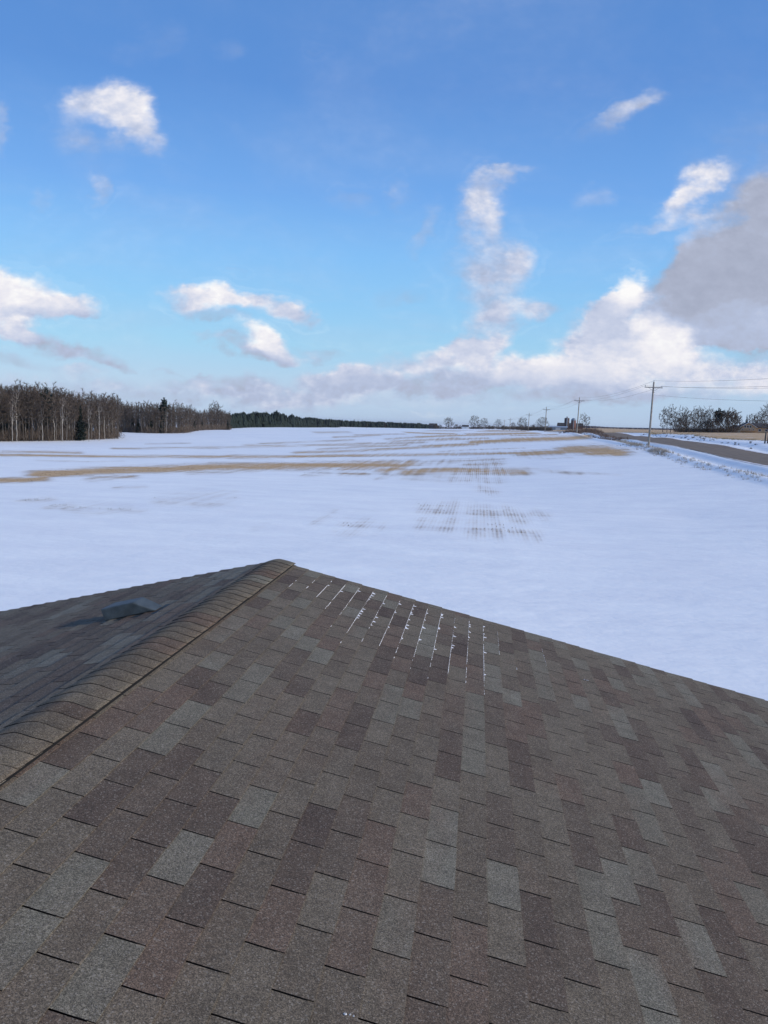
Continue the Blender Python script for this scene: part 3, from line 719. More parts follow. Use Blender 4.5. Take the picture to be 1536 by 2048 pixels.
def bare_tree(seed, H, rx, cz, rz, trunk_r, natt, ntw, tw_w, lean=0.0, twl=.7, clear=.25, stems=1):
    """a tree grown toward points scattered through its crown: each new branch leaves the nearest older wood"""
    r = random.Random(seed); T = MB(); W = MB()
    P_ = []; par = []
    for s_ in range(stems):
        base = Vector((0, 0, -.4)) if stems == 1 else Vector((r.uniform(-.5, .5), r.uniform(-.5, .5), -.4))
        n = 9; last = -1; tilt = Vector((lean if stems == 1 else r.uniform(-.25, .25), 0 if stems == 1 else r.uniform(-.25, .25), 0))
        topz = H*(cz+rz*.55)
        for i in range(n+1):
            t = i/n; P_.append(base + Vector((0, 0, (topz+.4)*t)) + tilt*topz*t + Vector((r.uniform(-1,1), r.uniform(-1,1), 0))*H*.006*i**.5); par.append(last); last = len(P_)-1
    A_ = []
    while len(A_) < natt:
        v = Vector((r.uniform(-1,1), r.uniform(-1,1), r.uniform(-1,1)))
        if v.length > 1 or v.length < r.random()*.8: continue
        lump = 1+.35*mnoise.noise(v*1.7+Vector((seed, 0, 0)))
        q = Vector((v.x*rx*lump, v.y*rx*lump, cz+v.z*rz*lump))*H + Vector((lean*H*cz, 0, 0))
        if q.z < H*clear*.8: continue
        A_.append(q)
    A_.sort(key=lambda q: (q-Vector((0, 0, H*clear))).length)
    PA = np.array([tuple(p) for p in P_]); zmin = H*clear*.75
    for q in A_:
        qa = np.array(tuple(q)); dv = qa-PA; dist = np.sqrt((dv**2).sum(1))
        cost = dist + np.where(dv[:, 2] < .15*dist, 1.2*dist, 0) + np.where(PA[:, 2] < zmin, 50, 0)
        i = int(cost.argmin()); p = P_[i]; L_ = dist[i]; m = max(1, int(L_/.55)); last = i
        for k in range(m):
            t = (k+1)/m; pp = p.lerp(q, t) + Vector((0, 0, -.05*L_*math.sin(math.pi*t))) + Vector((r.uniform(-1,1), r.uniform(-1,1), r.uniform(-1,1)))*.035*L_*(t < 1)
            P_.append(pp); par.append(last); last = len(P_)-1
        PA = np.array([tuple(p) for p in P_])
    load = [1.0]*len(P_)
    for i in range(len(P_)-1, -1, -1):
        if par[i] >= 0: load[par[i]] += load[i]
    mx = max(load)
    for i, p in enumerate(P_):
        if par[i] < 0: continue
        r1 = max(.008, trunk_r*(load[i]/mx)**.58); r0 = max(.008, trunk_r*(load[par[i]]/mx)**.58)
        if load[i] > mx*.0: T.tube(P_[par[i]], p, min(r0, r1*1.35), r1, 6 if r1 > .08 else 3, False)
    fine = [i for i in range(len(P_)) if load[i] < mx*.06 and P_[i].z > zmin]
    for _ in range(ntw):
        i = r.choice(fine); q = P_[i]; pd = P_[par[i]]
        dd = (q-pd); dd = dd.normalized() if dd.length > 1e-4 else Vector((0, 0, 1))
        e = (dd*.8 + Vector((r.uniform(-1,1), r.uniform(-1,1), r.uniform(-.6,1.2)))*.8).normalized()*r.uniform(.3, 1.0)*twl
        W.sliver(pd.lerp(q, r.random()), q+e, tw_w)
        if r.random() < .5: W.sliver(q+e*.3, q+e*.3+(e.normalized()*.5+Vector((r.uniform(-1,1), r.uniform(-1,1), r.uniform(-1,1)))*.5)*.5*twl, tw_w*.8)
    return T, W
def spruce(seed, H, Rb, layers=16, per=26, pine=False):
    r = random.Random(seed); T = MB(); W = MB()
    T.tube((0,0,-.4), (0,0,H*.97), H*.018, .02, 6, False)
    for i in range(layers):
        t = (i+.5)/layers
        if pine:
            if t < .30: continue
            prof = (math.sin((t-.25)/.75*math.pi)**.6)*r.uniform(.55, 1.15)
        else: prof = (1-t)**.85*r.uniform(.75, 1.15)+.03
        zt = H*(.06+.94*t)
        for j in range(per):
            z = zt + r.uniform(-.5, .5)*H/layers*(1.6 if pine else 1.0); a = r.uniform(0, 6.28); L = Rb*prof*r.uniform(.55, 1.05); d = Vector((math.cos(a), math.sin(a), 0))
            droop = -.25*L if not pine else .15*L
            q0 = Vector((0,0,z)) + d*L*.15; q1 = Vector((0,0,z+droop)) + d*L
            side = Vector((-d.y, d.x, 0))*L*.28+Vector((0,0,r.uniform(-.1,.1)))
            mid = q0.lerp(q1, .6)
            W.add([q0, mid+side, q1, mid-side], [(0,1,2), (0,2,3)])
            W.add([mid+side, mid-side, mid+Vector((0,0,-.32*L*.6-.15))], [(0,1,2)])
            if r.random() < .5: W.add([mid, q1, mid.lerp(q1,.5)+Vector((0,0,.25+.12*L))], [(0,1,2)])
    return T, W
VAR = {}
def variant(key, fn, mt, mw):
    T, W = fn(); VAR[key] = (T.mesh('trunk', mt), W.mesh('crown', mw)); return key
for i in range(5): variant(('bare', i), lambda i=i: bare_tree(10+i, 12, .13+.015*i, .66, .34, .11, 80, 1500, .030, clear=.34, twl=.85), M_BARKL if i % 2 else M_BARK, M_TWIG)
for i in range(3): variant(('birch', i), lambda i=i: bare_tree(30+i, 12, .10, .70, .30, .10, 50, 600, .026, lean=[0,.05,-.04][i], clear=.45, twl=.7), M_BIRCH, M_TWIGL)
for i in range(4): variant(('round', i), lambda i=i: bare_tree(50+i, 12, .40+.03*i, .56, .45, .28, 260, 6500, .032, clear=.13, twl=1.0), M_BARKD, M_TWIG)
for i in range(3): variant(('open', i), lambda i=i: bare_tree(60+i, 12, .20, .58, .42, .14, 110, 2600, .024, clear=.18, twl=.95), M_BARKD, M_TWIG)
for i in range(2): variant(('bushy', i), lambda i=i: bare_tree(70+i, 9, .50, .50, .50, .16, 220, 5500, .06, clear=.06, twl=1.0, stems=4), M_BARKD, M_TWIG)
for i in range(3): variant(('spruce', i), lambda i=i: spruce(80+i, 12, 2.5), M_BARKD, M_NEED)
for i in range(2): variant(('pine', i), lambda i=i: spruce(90+i, 12, 2.9, 14, 30, True), M_BARKD, M_NEED)
NAMES = {'bare': 'bare_tree', 'birch': 'birch_tree', 'round': 'bare_tree', 'open': 'bare_tree', 'bushy': 'leafless_bush', 'spruce': 'spruce_tree', 'pine': 'pine_tree'}
HV = {'bushy': 9.0}
def plant(kind, vi, x, y, H, label, group, wide=1.0, z=None, cat=None):
    T, W = VAR[(kind, vi)]; s = H/HV.get(kind, 12.0)
    e = empty(NAMES[kind], (x, y, hz(x, y) if z is None else z), label, cat or ('bush' if kind == 'bushy' else 'tree'), group, rng.uniform(0, 6.28))
    e.scale = (s*wide, s*wide, s)
    link('trunk', T, None, e); link('crown', W, None, e); return e

# the wood on the left: edge line surveyed, (px, base y, top y, depth)
EDGE = [(-70,887,758,160),(0,883,768,172),(60,882,762,177),(140,881,776,185),(235,878,786,212)]
def edge_pts(E, n):
    out = []
    for i in range(n):
        t = i/(n-1)*(len(E)-1); k = min(int(t), len(E)-2); f = t-k
        a, b_ = E[k], E[k+1]; out.append([a[q]*(1-f)+b_[q]*f for q in range(4)])
    return out
def htop(px_, top, d, z):   # height a thing needs to reach this sight line
    return pt(px_, top, d)[2]-z
GW = 'trees of the wood along the left side of the field'
LAB = {'bare': 'slim bare grey-brown tree', 'birch': 'slender pale birch', 'spruce': 'small dark spruce', 'pine': 'dark pine'}
def wood_row(E, n, back, hf, kinds, jit=1.5, where='the near wood', rank='front rank'):
    for (x, yb, yt, d) in edge_pts(E, n):
        d2 = d + back + rng.uniform(-jit, jit); x2 = x + rng.uniform(-3, 3)
        p = pt(x2, yb, d2); z = hz(p[0], p[1])
        H = htop(x2, yt, d2, z)*hf*rng.uniform(.84, 1.04)
        k = rng.choices(list(kinds), list(kinds.values()))[0]; nv = {'bare':5,'birch':3,'spruce':3,'pine':2}[k]
        if k == 'spruce': H *= .62
        x0_, x1_ = E[0][0], E[-1][0]; t_ = (x2-x0_)/(x1_-x0_); part_ = 'left end' if t_ < .25 else 'left middle' if t_ < .5 else 'right middle' if t_ < .75 else 'right end'
        lab_ = f'{LAB[k]} in the {rank} of {where}, {part_}'
        plant(k, rng.randrange(nv), p[0], p[1], max(H, 2.5), lab_, f'{NAMES[k].replace(chr(95), chr(32))}s, {rank} of {where}, {part_}', 1.0 if k != 'birch' else .8)
wood_row(EDGE, 44, 0, .90, {'bare': 9, 'birch': 2.2, 'spruce': .7})
wood_row(EDGE, 44, 7, .97, {'bare': 9, 'birch': .9, 'spruce': 1.0}, rank='second rank')
wood_row(EDGE, 34, 16, 1.0, {'bare': 9, 'birch': .4, 'spruce': .6}, rank='third rank')
EDGE2 = [(238,868,802,290),(262,868,800,288),(300,869,802,285),(330,869,800,288),(370,868.5,806,295),(400,863,818,360),(430,861,812,400),(457,859,820,430)]
wood_row(EDGE2, 40, 0, .9, {'bare': 9, 'birch': .3, 'spruce': 1.3}, where='the farther wood block')
wood_row(EDGE2, 36, 8, 1.0, {'bare': 9, 'spruce': 1.0}, where='the farther wood block', rank='second rank')
# shrubby dark margin, bases of the wood, built as one mass nobody could count
def thicket(name, E, n, depthspan, hmin, hmax, mat, label, wdt=.05, back=0, twig=26):
    mb = MB()
    for (x, yb, yt, d) in edge_pts(E, n):
        d2 = d+back+rng.uniform(0, depthspan); p = pt(x+rng.uniform(-4, 4), yb, d2); z = hz(p[0], p[1]); h = rng.uniform(hmin, hmax)
        b0 = Vector((p[0], p[1], z-.1))
        for _ in range(twig):
            q = b0+Vector((rng.uniform(-1.4,1.4), rng.uniform(-1.4,1.4), 0)); z0 = rng.uniform(0, .55)*h
            mb.sliver(q+Vector((0,0,z0)), q+Vector((rng.uniform(-.9,.9), rng.uniform(-.9,.9), z0+h*rng.uniform(.25, .5))), wdt)
    return tag(link(name, mb.mesh(name, mat)), label, 'undergrowth', kind='stuff')
thicket('undergrowth', EDGE, 900, 14, 1.2, 4.0, M_TWIG, 'tangled brown undergrowth along the foot of the left wood', .07)
thicket('undergrowth', EDGE2, 700, 14, 1.2, 4.0, M_TWIG, 'dark undergrowth along the foot of the farther wood block', .09)
def backing(name, E, n, span, back, mt, label, dark=True):
    """deep part of the wood: trunks and twig masses too many to count"""
    mb = MB()
    for (x, yb, yt, d) in edge_pts(E, n):
        d2 = d+back+rng.uniform(0, span); x2 = x+rng.uniform(-4, 4); p = pt(x2, yb, d2); z = hz(p[0], p[1]); H = htop(x2, yt, d2, z)*rng.uniform(.74, 1.0)
        b0 = Vector((p[0], p[1], z-.2)); top = b0+Vector((rng.uniform(-.3,.3), rng.uniform(-.3,.3), H*.97))
        mb.tube(b0, top, .10, .02, 3, False)
        for _ in range(60):
            t = rng.uniform(.12, 1)**.8; q = b0.lerp(top, t); L = (1.25-t)*2.0
            e = Vector((rng.uniform(-1,1), rng.uniform(-1,1), rng.uniform(.1, 1.1)))*L*.8
            mb.sliver(q, q+e, .075)
    return tag(link(name, mb.mesh(name, mt)), label, 'woodland', kind='stuff')
backing('deep_wood', EDGE, 900, 55, 18, M_TWIG, 'dense leafless interior of the wood on the left')
backing('deep_wood', EDGE2, 650, 60, 12, M_TWIG, 'dense leafless interior of the farther block of wood')
# landmark trees of the wood
def mark(kind, vi, x, yb, yt, d, label, wide=1.0, group=None, cat=None):
    p = pt(x, yb, d); z = hz(p[0], p[1]); return plant(kind, vi, p[0], p[1], htop(x, yt, d, z), label, group, wide, cat=cat)
mark('pine', 0, 95, 881, 779, 183, 'dark pine crown showing through the bare treetops near the left edge', .8)
mark('spruce', 0, 161, 880, 808, 188, 'short pointed spruce in front of the left wood between white birches', .9)
mark('pine', 1, 328, 868, 797, 292, 'ragged dark pine top rising above the second block of wood', .75)
mark('round', 0, 430, 860, 802, 418, 'round bare treetop standing above the end of the second wood block', .7)
mark('birch', 1, 125, 881, 790, 180, 'bright white birch leaning slightly at the wood edge, left of the small spruce', .7)
mark('birch', 0, 178, 880, 800, 184, 'bright white birch trunk just right of the small spruce', .7)
mark('birch', 2, 198, 879, 795, 190, 'leaning white birch farthest right in the near wood', .7)
mark('birch', 1, 25, 883, 790, 170, 'white birch standing near the left edge of the photo', .7)
# far belt of conifers closing the field
BELT = [(455,858,824,470),(500,856.5,823,560),(553,856,822,640),(600,856,832,740),(640,857,835,840),(700,857.5,840,930),(760,858,842,990),(830,858.5,845,1040),(875,858.5,849,1080)]
def belt():
    mb = MB()
    for (x, yb, yt, d) in edge_pts(BELT, 1500):
        d2 = d+rng.uniform(0, 60); x2 = x+rng.uniform(-3, 3); p = pt(x2, yb, d2); z = hz(p[0], p[1])
        H = max(3, htop(x2, yt, d2, z)*(rng.uniform(.66, .98)+.16*mnoise.noise(Vector((x2*.09, 2, 0))))); r0 = rng.uniform(1.6, 3.2)
        for k in range(3):
            z0 = H*(.02+.24*k)-.3*(k == 0); z1 = min(H, z0+H*.5); rr = r0*(1.1-.2*k)*rng.uniform(.75, 1.2)
            n = 6; a0 = rng.uniform(0, 6); cx_, cy_ = p[0]+rng.uniform(-.6, .6), p[1]+rng.uniform(-.6, .6)
            low = [(cx_+math.cos(a0+6.283*i/n)*rr*rng.uniform(.6,1.2), cy_+math.sin(a0+6.283*i/n)*rr*rng.uniform(.6,1.2), z+z0+rng.uniform(-.4,.4)) for i in range(n)]
            mid = [(cx_+(q[0]-cx_)*rng.uniform(.45,.8), cy_+(q[1]-cy_)*rng.uniform(.45,.8), z+(z0+z1)/2+rng.uniform(-.5,.7)) for q in low]
            mb.add(low+mid+[(cx_+rng.uniform(-.4,.4), cy_+rng.uniform(-.4,.4), z+z1)], [(i, (i+1) % n, n+(i+1) % n, n+i) for i in range(n)]+[(n+i, n+(i+1) % n, 2*n) for i in range(n)])
    return mb
tag(link('far_conifer_wood', belt().mesh('far_conifer_wood', M_NEED)), 'long dark belt of conifers closing the far side of the snowy field', 'woodland', kind='stuff')
mark('pine', 0, 553, 856, 821, 640, 'dark flat-topped pine above the far conifer belt', 1.0)
mark('pine', 1, 512, 857, 823, 585, 'bushy dark pine at the left part of the far conifer belt', 1.0)
mark('spruce', 1, 625, 856.5, 833.5, 800, 'small dark conifer poking above the thinning far belt', .9)
mark('spruce', 2, 708, 857, 837.5, 930, 'pointed conifer on the far belt, left of two', .7)
mark('spruce', 1, 725, 857, 838.5, 940, 'pointed conifer on the far belt, right of two', .7)
mark('bushy', 0, 665, 857.5, 852.5, 900, 'dark low bush in the field before the far belt', 1.0)
mark('round', 1, 733, 859.5, 846, 820, 'thin bare bush standing before the middle of the far belt', .5)
mark('round', 2, 770, 859.5, 845, 830, 'twin bare bush before the far belt', .5)
# wooded hill far beyond the road on the right
def hillwood():
    mb = MB()
    line = [(1155,855.5,850.5,1400),(1190,857,852.5,1420),(1215,857.5,854,1450),(1260,859,856,1480),(1300,861,858.5,1500),(1360,863,860,1500),(1440,864,861,1500),(1560,866,862,1500)]
    for (x, yb, yt, d) in edge_pts(line, 900):
        d2 = d+rng.uniform(0, 120); p = pt(x+rng.uniform(-2,2), yb, d2); z = hz(p[0], p[1])-1; H = max(4, htop(x, yt, d2, z)*rng.uniform(.85, 1.1)); rr = rng.uniform(3, 6); n = 5
        ring = [(p[0]+math.cos(6.283*i/n)*rr, p[1]+math.sin(6.283*i/n)*rr, z+H*.55+rng.uniform(-1,1)) for i in range(n)]; low = [(a, b_, z) for a, b_, c in ring]
        mb.add(low+ring+[(p[0], p[1], z+H)], [(i, (i+1) % n, n+(i+1) % n, n+i) for i in range(n)]+[(n+i, n+(i+1) % n, 2*n) for i in range(n)])
    return mb
M_FARW = simple('far_wood_haze_tint', (.095, .085, .095), .95, .3, .05)  # distance haze painted into the wood's grey-lilac base colour
tag(link('far_hill_wood', hillwood().mesh('far_hill_wood', M_FARW)), 'low blue-grey wooded hill on the horizon right of the silos', 'woodland', kind='stuff')

# trees along the far road and the farmyards
GF = 'trees around the distant farmyards'
mark('round', 0, 897, 857.5, 834, 900, 'broad flat-topped bare tree left of the small white shed', 1.15, GF)
mark('round', 1, 948, 858, 830, 880, 'tall round bare tree just right of the small white shed', .9, GF)
mark('round', 2, 968, 858, 835.5, 860, 'bare tree with an oval crown beside the taller round one', .85, GF)
mark('round', 3, 996, 859, 838, 800, 'dark egg-shaped bare tree between two faint poles', .85, GF)
mark('round', 0, 1026, 860, 844, 620, 'small dark rounded tree right of the faint poles', .9, GF)
mark('round', 1, 1044, 860, 834, 560, 'broad bare tree just left of the fourth utility pole', .95, GF)
mark('round', 2, 1085, 860.5, 833.5, 520, 'broad bare tree at the foot of the third utility pole', 1.0, GF)
mark('bushy', 0, 1042, 860.5, 849, 540, 'dark evergreen-looking bush under the broad bare tree by the fourth pole', .8, GF)
mark('bushy', 1, 1066, 860.5, 848, 530, 'dark bush between the third and fourth utility poles', .8, GF)
mark('open', 0, 1165, 858, 826, 640, 'bare grey tree rising right of the domed silo', 1.1, GF)
mark('open', 1, 1173, 858, 828, 650, 'second bare grey tree right of the domed silo, slightly lower', 1.1, GF)
for i, (x, yt) in enumerate([(872,848),(880,849),(912,848),(920,850),(958,848),(978,850),(985,851),(1012,852),(1034,852),(1052,850),(1006,850)]):
    mark('bushy', i % 2, x, 859.2, yt, 880-i*28, 'low dark bush in the far hedge ' + ['just right of the dark barn','left of the flat-topped bare tree','right of the flat-topped bare tree','left of the white shed','under the tall round tree','right of the oval-crowned tree','left of the egg-shaped tree','at the sixth pole','left of the broad tree by the fourth pole','touching the foot of the fourth pole','between the two faint poles'][i], 1.0, 'low bushes along the distant hedge')
HEDGE = [(868,858.5,849,1000),(940,859,850,900),(1000,860,850,760),(1060,860.5,851,600),(1100,861,853,560)]
thicket('far_hedge', HEDGE, 420, 12, 2.2, 4.2, M_TWIG, 'thin dark hedge line joining the distant farmyards', .22, twig=22)
# cluster across the road
GC = 'bare trees in the farmstead windbreak across the road'
for x, yt, w_, v_, lab in [(1325,815,1.0,0,'leftmost slim bare tree of the windbreak across the road'),(1333.5,809,.9,1,'tallest slim bare tree of the windbreak, second from its left end'),(1341,811,1.0,2,'third slim bare tree from the left end of the windbreak'),
    (1362,812,.9,0,'slim bare tree behind the dark low apple tree'),(1372,813,.9,1,'slim bare tree rising left of the forked apple tree'),(1387,814,.9,2,'slim bare tree right of the forked apple tree'),(1398,813,1.0,0,'close-set slim bare tree in the middle of the windbreak'),
    (1408,812,.9,1,'close-set slim bare tree left of the dark evergreen'),(1417,814,1.0,2,'bare tree touching the left side of the dark evergreen')]:
    mark('open', v_, x, 864.6, yt, 380+rng.uniform(-8, 8), lab, w_, GC)
mark('bushy', 0, 1359, 864.6, 833, 372, 'dense dark low tree at the foot of the slim bare trees', .9, GC)
mark('round', 3, 1378, 864.8, 826, 368, 'forked dark apple tree in front of the windbreak', .8, GC)
mark('bushy', 1, 1412, 865, 838, 378, 'dense leafless thicket left of the evergreen', 1.0, GC)
mark('bushy', 0, 1425, 865, 836, 376, 'dense leafless thicket before the evergreen', .9, GC)
mark('pine', 0, 1435.5, 865, 817, 384, 'dark bushy evergreen in the middle of the windbreak', 1.15, GC)
mark('bushy', 1, 1452, 865.4, 817, 378, 'large rounded leafless tree right of the evergreen', .95, GC)
mark('bushy', 0, 1466, 865.6, 821, 384, 'rounded leafless tree at the right end of the windbreak', .75, GC)
mark('spruce', 0, 1491.5, 867, 829, 425, 'small pointed spruce behind the tan house', .8, 'trees behind the tan house')
mark('round', 1, 1503, 867, 826, 440, 'bare tree behind the roof of the tan house', .7, 'trees behind the tan house')
mark('round', 2, 1513, 867, 829, 440, 'low bare tree behind the right part of the house roof', .7, 'trees behind the tan house')
mark('round', 3, 1538, 867, 806, 330, 'large bare tree cut by the right edge of the photo', .95)
mark('round', 0, 1525, 867, 822, 440, 'bare tree behind the far right of the house roof', .7, 'trees behind the tan house')

WB = [(1352,864.8,835,380),(1400,865,832,382),(1440,865.4,828,384),(1470,865.8,838,386)]
thicket('windbreak_undergrowth', WB, 300, 12, 1.6, 4.0, M_TWIG, 'tangled brown undergrowth along the foot of the windbreak across the road', .07, twig=30)
for x, yt, v_, lab in [(1350,822,2,'bare tree standing back between the third and fourth trees of the windbreak'),(1368,824,0,'round-crowned bare tree behind the forked apple tree'),(1393,817,1,'round-crowned bare tree in the middle of the windbreak, set back'),
    (1405,823,3,'bare tree set back behind the leafless thicket left of the evergreen'),(1424,819,2,'bare tree immediately behind the left shoulder of the evergreen'),(1447,820,0,'bare tree behind the rounded leafless tree right of the evergreen'),(1460,824,1,'bare tree behind the right end of the windbreak')]:
    mark('round', v_, x, 864.8, yt, 398+rng.uniform(-5, 5), lab, .62, GC)
# ------------------------------------------------------------------ distant buildings
M_TAN = simple('tan_lap_siding', (.50, .35, .21), .8, .08)
M_DROOF = simple('dark_roofing', (.055, .05, .05), .9, .2)
M_WHITE = simple('white_siding', (.72, .72, .72), .7, .05)
M_GLASS = simple('dark_window_glass', (.03, .035, .045), .15, .1)
M_REDB = simple('weathered_red_brick', (.17, .085, .07), .9, .25, 1.0)
M_SILO = simple('dark_silo_staves', (.10, .075, .075), .8, .25, .8)
M_GREYM = simple('grey_metal_sheet', (.25, .30, .36), .5, .15, .6)
def gable(mb, w_, d_, h, rise, roof_mb, ov=.4, t=.18):
    """walls with gable ends facing -Y/+Y, ridge along Y"""
    prof = [(-w_/2,-.6),(w_/2,-.6),(w_/2,h),(0,h+rise),(-w_/2,h)]
    mb.add([(x, y, z) for y in (-d_/2, d_/2) for x, z in prof], [(0,1,2,3,4),(9,8,7,6,5)]+[(i,5+i,5+(i+1) % 5,(i+1) % 5) for i in range(5)])
    sl = rise/(w_/2)
    for s in (-1, 1):
        x1 = s*(w_/2+ov); z1 = h-ov*sl
        a = [(0,-d_/2-ov,h+rise+.02),(x1,-d_/2-ov,z1+.02),(x1,d_/2+ov,z1+.02),(0,d_/2+ov,h+rise+.02)]
        roof_mb.add(a+[(x, y, z+t) for x, y, z in a], [(0,1,2,3),(7,6,5,4),(0,4,5,1),(1,5,6,2),(2,6,7,3),(3,7,4,0)])
def win(parent, x, y, z, w_, h, ax='x'):
    f = MB(); f.box(-w_/2-.1, w_/2+.1, -.04, .03, -h/2-.1, h/2+.1); fo = link('window', f.mesh('window', M_WHITE), None, parent); fo.location = (x, y, z)
    g = MB(); g.box(-w_/2, w_/2, -.07, -.045, -h/2, h/2); link('pane', g.mesh('pane', M_GLASS), None, fo)
    if ax == 'y': fo.rotation_euler = (0, 0, math.pi/2)
    return fo
# tan farmhouse
p = pt(1492.5, 867, 400); e = empty('farmhouse', (p[0], p[1], hz(p[0], p[1])), 'tan farmhouse with a dark roof and pale gable trim at the right edge', 'house', None, R_(-6))
a, r_ = MB(), MB(); gable(a, 7.0, 8, 2.9, 2.1, r_); link('wall', a.mesh('wall', M_TAN), None, e); link('roof', r_.mesh('roof', M_DROOF), None, e)
for s in (-1, 1):
    t_ = MB(); t_.tube((s*3.9, -4.45, 2.68), (0, -4.45, 5.1), .13, .13, 4); link('gable_trim', t_.mesh('gable_trim', M_WHITE), None, e)
for x in (-1.2, 0, 1.2): win(e, x-.3, -4.0, 3.1, .75, 1.0)
dk = MB(); dk.box(-3.8, 3.6, -5.4, -4.08, .9, 1.05); dk.box(-3.8, 3.6, -5.4, -5.34, 1.7, 1.8)
for x in (-3.7, -1.8, 0, 1.8, 3.5): dk.box(x-.06, x+.06, -5.41, -5.33, -.5, 1.8)
link('deck', dk.mesh('deck', M_TAN), None, e)
for x0 in (-2.6, .6, 2.2): win(e, x0, -4.0, 1.7, .6, .55)
a = MB(); a.box(3.53, 13.5, -2.5, 4.2, -.6, 2.75); link('side_wing', a.mesh('side_wing', M_TAN), None, e)
a = MB(); a.add([(3.0,-3.1,2.65),(13.9,-3.1,2.65),(13.9,.85,4.7),(2.0,.85,4.7),(3.0,4.8,2.65),(13.9,4.8,2.65),(3.0,-3.1,2.85),(13.9,-3.1,2.85),(13.9,.85,4.9),(2.0,.85,4.9),(3.0,4.8,2.85),(13.9,4.8,2.85)],
      [(0,1,2,3),(3,2,5,4),(9,8,7,6),(10,11,8,9),(0,6,7,1),(1,7,8,2),(2,8,11,5),(4,5,11,10)]); link('wing_roof', a.mesh('wing_roof', M_DROOF), None, e)
for x in (5.5, 8.5, 11.5): win(e, x, -2.5, 1.5, 1.1, 1.0)
a = MB(); a.box(-.25, .25, -.25, .25, 4.4, 6.0); o = link('chimney', a.mesh('chimney', M_REDB), None, e); o.location = (1.5, 1.5, 0)
# dark outbuilding behind the house, left of it
p = pt(1474, 866.5, 410); e = empty('dark_shed', (p[0], p[1], hz(p[0], p[1])), 'low dark shed half hidden behind the left side of the tan house', 'shed', None, R_(20))
a, r_ = MB(), MB(); gable(a, 5, 7, 2.0, 1.6, r_); link('wall', a.mesh('wall', M_DROOF), None, e); link('roof', r_.mesh('roof', M_DROOF), None, e)
d_ = MB(); d_.box(-1, 1, -3.56, -3.51, -.4, 1.9); link('door', d_.mesh('door', M_BARK), None, e)
# posts at the right edge
for x, lab in ((1529.5, 'left weathered fence post at the right edge above the snowy bank'), (1535, 'right weathered fence post at the right edge above the snowy bank')):
    g = ground_at(x, 887, 400); dpt = float((g-CAM)@F_); H = 23/FPX*dpt
    mb = MB(); mb.tube((0,0,-.3), (0,0,H), .13, .11, 8)
    o = link('fence_post', mb.mesh('fence_post', M_BARK)); o.location = (g[0], g[1], hz(g[0], g[1])); o.rotation_euler = (0, R_(2), 0); tag(o, lab, 'post')
# silos and barn
def silo(x, ybase, ytop, d, dia, dome, label):
    p = pt(x, ybase, d); z = hz(p[0], p[1]); H = htop(x, ytop, d, z); e = empty('silo', (p[0], p[1], z), label, 'silo')
    cap = dia*.5 if dome else .9
    mb = MB(); mb.tube((0,0,-1), (0,0,H-cap), dia/2, dia/2, 20); link('barrel', mb.mesh('barrel', M_SILO if not dome else M_REDB, True), None, e)
    mb = MB(); n = 20; rings = []
    for k in range(6):
        t = k/5*(math.pi/2); rr = dia/2*(math.cos(t) if dome else (1-k/5*.9)); zz = H-cap+(cap*math.sin(t) if dome else cap*k/5*.6)
        rings.append([(rr*1.02*math.cos(6.2832*i/n), rr*1.02*math.sin(6.2832*i/n), zz+.01) for i in range(n)])
    vs = [q for rg in rings for q in rg]; fs = [(k*n+i, k*n+(i+1) % n, (k+1)*n+(i+1) % n, (k+1)*n+i) for k in range(5) for i in range(n)]
    mb.add(vs, fs); link('dome' if dome else 'cone_roof', mb.mesh('cap', M_GREYM if dome else M_SILO, True), None, e)
    if not dome: mb = MB(); mb.tube((0,0,H-.6), (0,0,H+.8), .6, .3, 8); link('vent_cap', mb.mesh('vent_cap', M_SILO), None, e)
    mb = MB()
    for k in range(int(H/1.5)):
        zz = .6+k*1.5
        if zz > H-cap-.3: break
        mb.tube((0,0,zz), (0,0,zz+.09), dia/2+.035, dia/2+.035, 20)
    link('hoop', mb.mesh('hoop', M_DROOF), None, e)
    mb = MB(); mb.tube((-.2,-dia/2-.3,0), (-.2,-dia/2-.3,H-cap), .35, .35, 6); link('chute', mb.mesh('chute', M_GREYM), None, e)
silo(1132.8, 860, 834.5, 780, 4.7, False, 'dark flat-capped silo left of the domed one beyond the fields')
silo(1146.2, 860, 836, 780, 4.7, True, 'brick-red domed silo right of the darker silo')
p = pt(1140, 859, 800); e = empty('barn', (p[0], p[1], hz(p[0], p[1])), 'low weathered red barn behind and between the two silos', 'barn', None, R_(80))
a, r_ = MB(), MB(); gable(a, 9, 24, 3.2, 2.6, r_); link('wall', a.mesh('wall', M_REDB), None, e); link('roof', r_.mesh('roof', M_DROOF), None, e)
d_ = MB(); d_.box(4.51, 4.56, -2, 2, -.4, 3); link('door', d_.mesh('door', M_DROOF), None, e)
p = pt(1116, 860, 700); e = empty('metal_shed', (p[0], p[1], hz(p[0], p[1])), 'long pale blue-grey metal shed left of the silos', 'shed', None, R_(84))
a, r_ = MB(), MB(); gable(a, 8, 15, 2.2, .9, r_); link('wall', a.mesh('wall', M_GREYM), None, e); link('roof', r_.mesh('roof', M_GREYM), None, e)
d_ = MB(); d_.box(-4.06, -4.01, -2, 2, -.4, 2); link('door', d_.mesh('door', M_WHITE), None, e)
p = pt(930.5, 859.5, 860); e = empty('white_shed', (p[0], p[1], hz(p[0], p[1])), 'small white building with a dark roof between two bare trees on the horizon', 'shed', None, R_(88))
a, r_ = MB(), MB(); gable(a, 5, 6.5, 2.6, 1.5, r_); link('wall', a.mesh('wall', M_WHITE), None, e); link('roof', r_.mesh('roof', M_DROOF), None, e)
win(e, -2.5, 0, 1.3, .9, .9, 'y')
